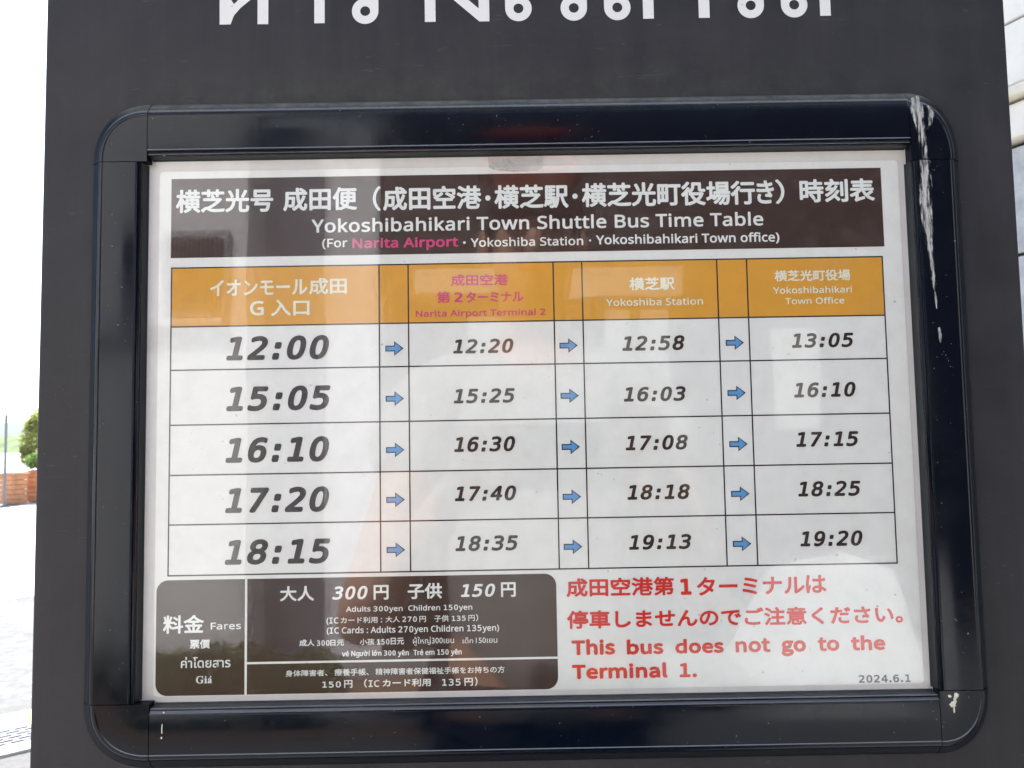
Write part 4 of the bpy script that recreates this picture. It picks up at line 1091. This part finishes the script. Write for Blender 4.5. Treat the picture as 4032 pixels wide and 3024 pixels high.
def leaf_cloud(name, centers, nleaf, size, mat, parent):
    V, F = [], []
    for _ in range(nleaf):
        c, r = random.choice(centers)
        while True:
            q = Vector((random.uniform(-1, 1), random.uniform(-1, 1), random.uniform(-1, 1)))
            if .35 < q.length < 1: break
        p = Vector(c) + Vector((q.x * r, q.y * r, q.z * r * .85))
        a_ = Vector((random.gauss(0, 1), random.gauss(0, 1), random.gauss(0, .6))).normalized()
        b_ = a_.orthogonal().normalized()
        b_.rotate(Matrix.Rotation(random.uniform(0, 6.28), 3, a_))
        s_ = size * random.uniform(.6, 1.3)
        i = len(V)
        V += [p - a_ * s_, p + b_ * s_ * .45, p + a_ * s_, p - b_ * s_ * .45]
        F.append((i, i + 1, i + 2, i + 3))
    return obj(name, mesh(name, V, F), mat, parent)

planter((-11.144, 16.905, .021), math.radians(75), 'square orange timber planter box just right of the thin grey pole', .38, .40, .70)
planter((-10.85, 17.75, .021), math.radians(20), 'orange timber planter box partly hidden behind the edge of the sign', .8, .6, .72)
def bush(loc, cs, n, s_, mat, label):
    t = thing('shrub', label, 'shrub', loc)
    leaf_cloud('foliage', cs, n, s_, mat, t)
    bm = bmesh.new(); tube(bm, (0, 0, 0), (0, 0, cs[0][0][2]), .03, .015, 6)
    obj('stem', to_bl(bm, 'stem'), M['bark'], t)
bush((-10.9, 17.75, .75), [((0, 0, .28), .34), ((.3, .1, .22), .3), ((-.25, 0, .2), .25)], 1500, .045, M['leaf'], 'green shrub growing in the planter by the sign edge')

pole = thing('street_pole', 'thin grey steel pole standing in front of the orange planters', 'pole', (-10.88, 16.2, .021))
bm = bmesh.new(); tube(bm, (0, 0, 0), (0, 0, 1.98), .028, .026, 12)
obj('shaft', to_bl(bm, 'shaft'), M['grey_metal'], pole)
bm = bmesh.new(); tube(bm, (0, 0, .0), (0, 0, .02), .09, .09, 12)
obj('base_plate', to_bl(bm, 'base_plate'), M['grey_metal'], pole)

def tree(loc, h, cs, n, s_, mat, label):
    t = thing('broadleaf_tree', label, 'tree', loc)
    bm = bmesh.new(); tube(bm, (0, 0, 0), (0, 0, h * .55), .11, .07, 8)
    for c, r in cs[:4]:
        tube(bm, (0, 0, h * .4), tuple(Vector(c) * .9), .05, .02, 6)
    obj('trunk', to_bl(bm, 'trunk'), M['bark'], t)
    leaf_cloud('crown', cs, n, s_, mat, t)
tp = cam_ground(-.600, 27.0)
tree((tp.x, tp.y, .021), 2.6, [((0, 0, 1.75), .8), ((.2, .2, 1.1), .7), ((-.42, 0, 1.45), .55), ((-.1, 0, 2.15), .5), ((-.55, .1, .85), .4), ((-.7, 0, 1.1), .25), ((-.5, 0, 1.95), .3)], 9000, .055, M['leaf_y'], 'yellow green small tree half hidden by the sign edge')
V, F = [], []
for j in range(5):
    for i in range(240):
        x = -170 + i * .8
        hh = (1.5 + 1.3 * noise.noise(Vector((x * .12, j * .7, 1))) + .7 * noise.noise(Vector((x * .6, j, 5)))) * math.sin(math.pi * (j + .3) / 4.6)
        V.append((x, 100 + j * 3, max(-.1, hh) if j else -.1))
for j in range(4):
    for i in range(239):
        q_ = j * 240 + i; F.append((q_, q_ + 1, q_ + 241, q_ + 240))
bank = obj('grass_bank', mesh('grass_bank', V, F), plain('sunlit_grass', (.13, .20, .05, 1), .9, var=.5, scale=.9), kind='structure')
# wooded hills
V, F = [], []
nx, ny = 180, 8
for j in range(ny):
    for i in range(nx):
        x = -900 + i * 6
        y = 620 + j * 45
        hgt = 25 * math.sin(math.pi * min(1, j / (ny - 2)) * .5) * (0.85 + .55 * noise.noise(Vector((x * .012, y * .01, 0)))) + 3.2 * noise.noise(Vector((x * .05, y * .05, 4))) + 1.8 * noise.noise(Vector((x * .21, y * .2, 9)))
        V.append((x, y, max(-1, hgt if j else -1)))
for j in range(ny - 1):
    for i in range(nx - 1):
        a_ = j * nx + i; F.append((a_, a_ + 1, a_ + nx + 1, a_ + nx))
obj('hills', mesh('hills', V, F), plain('wooded_hill', (.045, .075, .035, 1), .95, var=.4, scale=.05), kind='structure')

# ---------------------------------------------------------------- mall wall at the right, seen past the sign edge
W0 = Vector((.735, .80, 0)); WD = Vector((-.40, .917, 0)).normalized(); WN = Vector((-WD.y, WD.x, 0))  # WN points towards the street side
if WN.x > 0: WN = -WN
M['stone'] = plain('white_stone_panel', (.72, .68, .61, 1), .55, var=.05, scale=30)
M['marble'] = mat_ground('grey_marble', (.40, .40, .385, 1), (.50, .495, .48, 1), 34, .18, .0002)
wall = thing('building_wall', 'pale stone clad building wall behind the right edge of the sign', 'building')
def wbox(name, mat, l0, l1, n0, n1, z0, z1, bev=.003, parent=wall):
    me = box_me(name, l0, l1, n0, n1, z0, z1, bev)
    for v in me.vertices:
        q = W0 + WD * v.co.x + WN * v.co.y
        v.co = Vector((q.x, q.y, v.co.z))
    me.flip_normals() if (WD.cross(WN)).z < 0 else None
    return obj(name, me, mat, parent)
wbox('wall_core', M['concrete'], -1.2, 1.4, -.6, -.05, .101, 2.75)
for z0, z1 in ((2.018, 2.72),):
    for l in (-1.2, -.2, .6):
        wbox('stone_panel', M['stone'], l + .003, l + (.997 if l < 0 and l < -.5 else .797), -.045, .0, z0, z1)
for l in (-1.2, -.2, .6):
    wbox('stone_panel', M['stone'], l + .003, l + (.997 if l < 0 and l < -.5 else .797), -.045, .004, 1.917, 2.013)
M['trim'] = plain('cream_trim', (.66, .61, .50, 1), .5, var=.1, scale=40)
wbox('trim_strip', M['trim'], -1.2, 1.4, -.045, .012, 1.897, 1.914, .004)
wbox('lower_rail', M['stone'], -1.2, 1.4, -.045, -.004, 1.838, 1.893, .006)
for z0, z1 in ((1.665, 1.830), (1.15, 1.660), (.64, 1.145), (.13, .635)):
    for l in (-1.2, -.4, .4):
        wbox('marble_tile', M['marble'], l + .002, l + (.798 if l < .3 else .998), -.045, -.024, z0, z1, .002)
bm = bmesh.new()
tube(bm, (0, 0, 0), (0, 0, .004), .013, .011, 20)
sc_ = obj('screw', to_bl(bm, 'screw'), M['steel'], wall)
q = W0 + WD * .021 + WN * -.003
sc_.location = (q.x, q.y, 1.867); sc_.rotation_euler = WN.to_track_quat('Z', 'Y').to_euler()
bm = bmesh.new(); tube(bm, (0, 0, .0041), (0, 0, .0048), .005, .005, 12)
obj('socket', to_bl(bm, 'socket'), M['gap'], sc_)

# ---------------------------------------------------------------- the street behind the photographer (seen only in the reflections)
M['render_wall'] = mat_ground('pale_render', (.74, .73, .72, 1), (.80, .79, .78, 1), 30, .9)
M['grey_wall'] = mat_ground('grey_cladding', (.76, .74, .76, 1), (.80, .78, .80, 1), 20, .9)
M['vent_grey'] = plain('vent_grey', (.30, .30, .31, 1), .6)
M['dark_clad'] = plain('dark_brown_cladding', (.017, .012, .011, 1), .6, var=.2, scale=4)
rw = thing('rendered_wall', 'pale rendered wall with a ribbed vent, mirrored at the left of the poster', 'wall')
obj('wall', box_me('wall', -9, -1.38, -3.9, -3.6, 0, 3.9), M['render_wall'], rw)
vt = obj('vent_frame', box_me('vent_frame', -1.82, -1.47, -3.595, -3.56, 2.04, 2.50, .008), M['vent_grey'], rw)
for i in range(13):
    x = -1.79 + i * .0232
    obj('fin', box_me('fin', x, x + .012, -3.56, -3.545, 2.06, 2.46), M['dark_clad'], vt)
obj('ledge', box_me('ledge', -9, -1.47, -3.595, -3.50, 1.98, 2.02, .008), M['render_wall'], rw)
gw = thing('grey_annex', 'plain grey annex wall mirrored beside the pale rendered wall', 'building')
obj('wall', box_me('wall', -1.9, -.80, -4.6, -4.3, 0, 3.7), M['grey_wall'], gw)
dk = thing('shop_front', 'dark clad shop front with light glazed bays mirrored in the poster', 'building')
obj('wall', box_me('wall', -.795, 9, -4.6, -4.35, 0, 3.8), M['dark_clad'], dk)
M['bay'] = plain('bay_panel', (.42, .41, .39, 1), .5, var=.15, scale=3)
for x0, x1, z0, z1 in ((-.59, -.03, 2.27, 2.43), (.05, 1.08, 2.23, 2.42), (-.26, -.02, 1.70, 2.13), (.04, .37, 1.60, 2.13), (.58, .74, 1.2, 2.15), (.80, .98, 1.35, 2.15), (1.62, 1.90, 1.4, 2.02)):
    obj('light_bay', box_me('light_bay', x0, x1, -4.345, -4.31, z0, z1, .008), M['bay'], dk)
ramp = thing('reflection_wedge', 'white wedge added for the bright shape mirrored at the lower right of the poster', 'wedge', (0, 0, .1))  # added block, shaped to give the bright reflection at the lower right
V = [(x, y, z) for y in (-3.6, -4.2) for x, z in ((1.23, .001), (1.50, .48), (1.96, .57), (2.10, .001))]
wm = mesh('wedge', V, [(0, 1, 2, 3), (4, 7, 6, 5), (0, 4, 5, 1), (1, 5, 6, 2), (2, 6, 7, 3), (3, 7, 4, 0)])
wm.flip_normals()
obj('wedge', wm, M['render_wall'], ramp)
bed = obj('planting_bed', box_me('planting_bed', -5, -.35, -3.58, -2.7, .101, .19, .02), M['soil'], kind='structure')
hed = thing('hedge', 'low green hedge in the bare bed mirrored at the lower left of the poster', 'hedge', (-1.45, -3.3, .19))
leaf_cloud('foliage', [((x, random.uniform(-.06, .06), .07 + random.random() * .05), .15) for x in [-.8 + .16 * i for i in range(9)]], 5000, .03, M['leaf'], hed)

# the photographer
M['skin'] = plain('skin', (.52, .30, .21, 1), .5)
M['shirt'] = plain('light_grey_shirt', (.30, .295, .285, 1), .9, var=.08, scale=20)
M['trousers'] = plain('dark_trousers', (.03, .032, .045, 1), .9)
M['hair'] = plain('black_hair', (.012, .010, .009, 1), .5)
M['cap'] = plain('orange_cap', (.70, .13, .03, 1), .8)
M['phone'] = plain('phone_black', (.01, .01, .012, 1), .2)
person = thing('person', 'photographer in grey shirt and orange cap holding a phone before the sign', 'person', (0.03, -.88, .10))
def skin_mesh(name, verts, edges, radii, mat, parent, sub=2, root=0):
    me = bpy.data.meshes.new(name)
    me.from_pydata(verts, edges, [])
    o = bpy.data.objects.new(name, me); COL.objects.link(o)
    md = o.modifiers.new('skin', 'SKIN')
    if not me.skin_vertices: 
        bm = bmesh.new(); bm.from_mesh(me); bm.verts.layers.skin.verify(); bm.to_mesh(me); bm.free()
    for i, r in enumerate(radii):
        me.skin_vertices[0].data[i].radius = r if isinstance(r, tuple) else (r, r)
        me.skin_vertices[0].data[i].use_root = (i == root)
    sb = o.modifiers.new('sub', 'SUBSURF'); sb.levels = sub; sb.render_levels = sub
    md.use_smooth_shade = True
    me.materials.append(mat)
    o.parent = parent
    return o
# body: one surface, pelvis root; coordinates relative to the person's feet point
VB, EB, RB_ = [], [], []
def jn(p, r, par=None):
    VB.append(p); RB_.append(r)
    if par is not None: EB.append((par, len(VB) - 1))
    return len(VB) - 1
pel = jn((0, 0, .93), (.13, .10))
wst = jn((0, 0, 1.08), (.12, .09), pel)
chs = jn((0, 0, 1.26), (.145, .10), wst)
upp = jn((0, 0, 1.38), (.10, .08), chs)
nck = jn((0, .02, 1.46), .052, upp)
hd0 = jn((0, .05, 1.53), (.062, .075), nck)
hd1 = jn((0, .055, 1.60), (.075, .092), hd0)
hd2 = jn((0, .045, 1.67), (.066, .082), hd1)
def arm(s_, hand, wrist, elbow):
    sh = jn((s_ * .17, 0, 1.36), .052, upp)
    el = jn(elbow, .040, sh)
    fa = jn(tuple((Vector(elbow) * .6 + Vector(wrist) * .4)), .038, el)
    wr = jn(wrist, .026, fa)
    pm = jn(hand, (.030, .016), wr)
    hv = Vector(hand)
    for j, ln in enumerate((.070, .078, .074, .058)):
        off = Vector((-s_ * .012, .012, .030 - j * .020))
        k0 = jn(tuple(hv + Vector((s_ * .008, .018, .030 - j * .020))), .0095, pm)
        k1 = jn(tuple(hv + Vector((-s_ * .018, .030, .032 - j * .020))), .0085, k0)
        k2 = jn(tuple(hv + Vector((-s_ * ln * .75, .026, .034 - j * .020))), .0075, k1)
    t0 = jn(tuple(hv + Vector((-s_ * .010, -.018, -.012))), .011, pm)
    t1 = jn(tuple(hv + Vector((-s_ * .040, -.022, -.006))), .009, t0)
ox, oy = -.03, .88     # person origin to world
arm(1, (.145 + ox, -.455 + oy, 1.29 - .0), (.175 + ox, -.51 + oy, 1.225), (.285 + ox, -.76 + oy, 1.03))
arm(-1, (-.050 + ox, -.455 + oy, 1.27), (-.10 + ox, -.51 + oy, 1.20), (-.245 + ox, -.76 + oy, 1.01))
for s_ in (-1, 1):
    hp = jn((s_ * .09, 0, .88), .085, pel)
    kn = jn((s_ * .10, .02, .48), .060, hp)
    an = jn((s_ * .11, -.01, .09), .040, kn)
    to = jn((s_ * .12, .14, .04), .035, an)
skin_mesh('body', VB, EB, RB_, M['skin'], person)
VS = [(0, 0, .84), (0, 0, 1.08), (0, 0, 1.26), (0, 0, 1.385), (.18, 0, 1.36), (-.18, 0, 1.36), (.225, .05, 1.22), (-.225, .05, 1.22)]
skin_mesh('shirt', VS, [(0, 1), (1, 2), (2, 3), (3, 4), (3, 5), (4, 6), (5, 7)], [(.17, .125), (.155, .115), (.175, .125), (.10, .09), .075, .075, .065, .065], M['shirt'], person)
VT = [(0, 0, .93), (.10, 0, .84), (-.10, 0, .84), (.105, .02, .48), (-.105, .02, .48), (.115, -.01, .12), (-.115, -.01, .12)]
skin_mesh('trousers', VT, [(0, 1), (0, 2), (1, 3), (2, 4), (3, 5), (4, 6)], [(.16, .12), .10, .10, .078, .078, .06, .06], M['trousers'], person)
def ell(name, c, r, mat, parent, zmin=-9, n=24):
    bm = bmesh.new(); bmesh.ops.create_uvsphere(bm, u_segments=n, v_segments=n // 2, radius=1)
    bmesh.ops.delete(bm, geom=[v for v in bm.verts if v.co.z < zmin], context='VERTS')
    for v in bm.verts: v.co = Vector((c[0] + v.co.x * r[0], c[1] + v.co.y * r[1], c[2] + v.co.z * r[2]))
    for f in bm.faces: f.smooth = True
    return obj(name, to_bl(bm, name), mat, parent)
ell('hair', (0, .025, 1.65), (.088, .105, .10), M['hair'], person, -.35)
ell('cap', (0, .045, 1.70), (.090, .110, .070), M['cap'], person, .1)
obj('cap_peak', box_me('cap_peak', -.06, .06, .135, .215, 1.672, 1.680, .003), M['cap'], person)
for s_ in (-1, 1):
    ell('eye', (s_ * .032, .139, 1.612), (.011, .006, .006), M['gap'], person)
    ell('ear', (s_ * .079, .05, 1.60), (.010, .022, .032), M['skin'], person)
ell('nose', (0, .150, 1.585), (.013, .018, .025), M['skin'], person)
ell('mouth', (0, .140, 1.548), (.024, .006, .006), M['cap'], person)
ph = thing('phone', 'black phone held sideways in the photographer\'s hands', 'phone', (0.048, -.428, CAM_H - .025))
obj('case', box_me('case', -.074, .074, -.004, .004, -.036, .036, .003), M['phone'], ph)

# ---------------------------------------------------------------- thin summer haze over the valley
hz = obj('haze', box_me('haze', -1400, 1400, -500, 1500, -1.6, 42), None)
hz['kind'] = 'stuff'
hm = bpy.data.materials.new('haze'); hm.use_nodes = True
for n_ in list(hm.node_tree.nodes):
    if n_.type != 'OUTPUT_MATERIAL': hm.node_tree.nodes.remove(n_)
pv = hm.node_tree.nodes.new('ShaderNodeVolumePrincipled')
pv.inputs['Color'].default_value = (.93, .96, 1, 1)
pv.inputs['Density'].default_value = .00038
hm.node_tree.links.new(pv.outputs[0], hm.node_tree.nodes['Material Output'].inputs['Volume'])
hz.data.materials.append(hm)
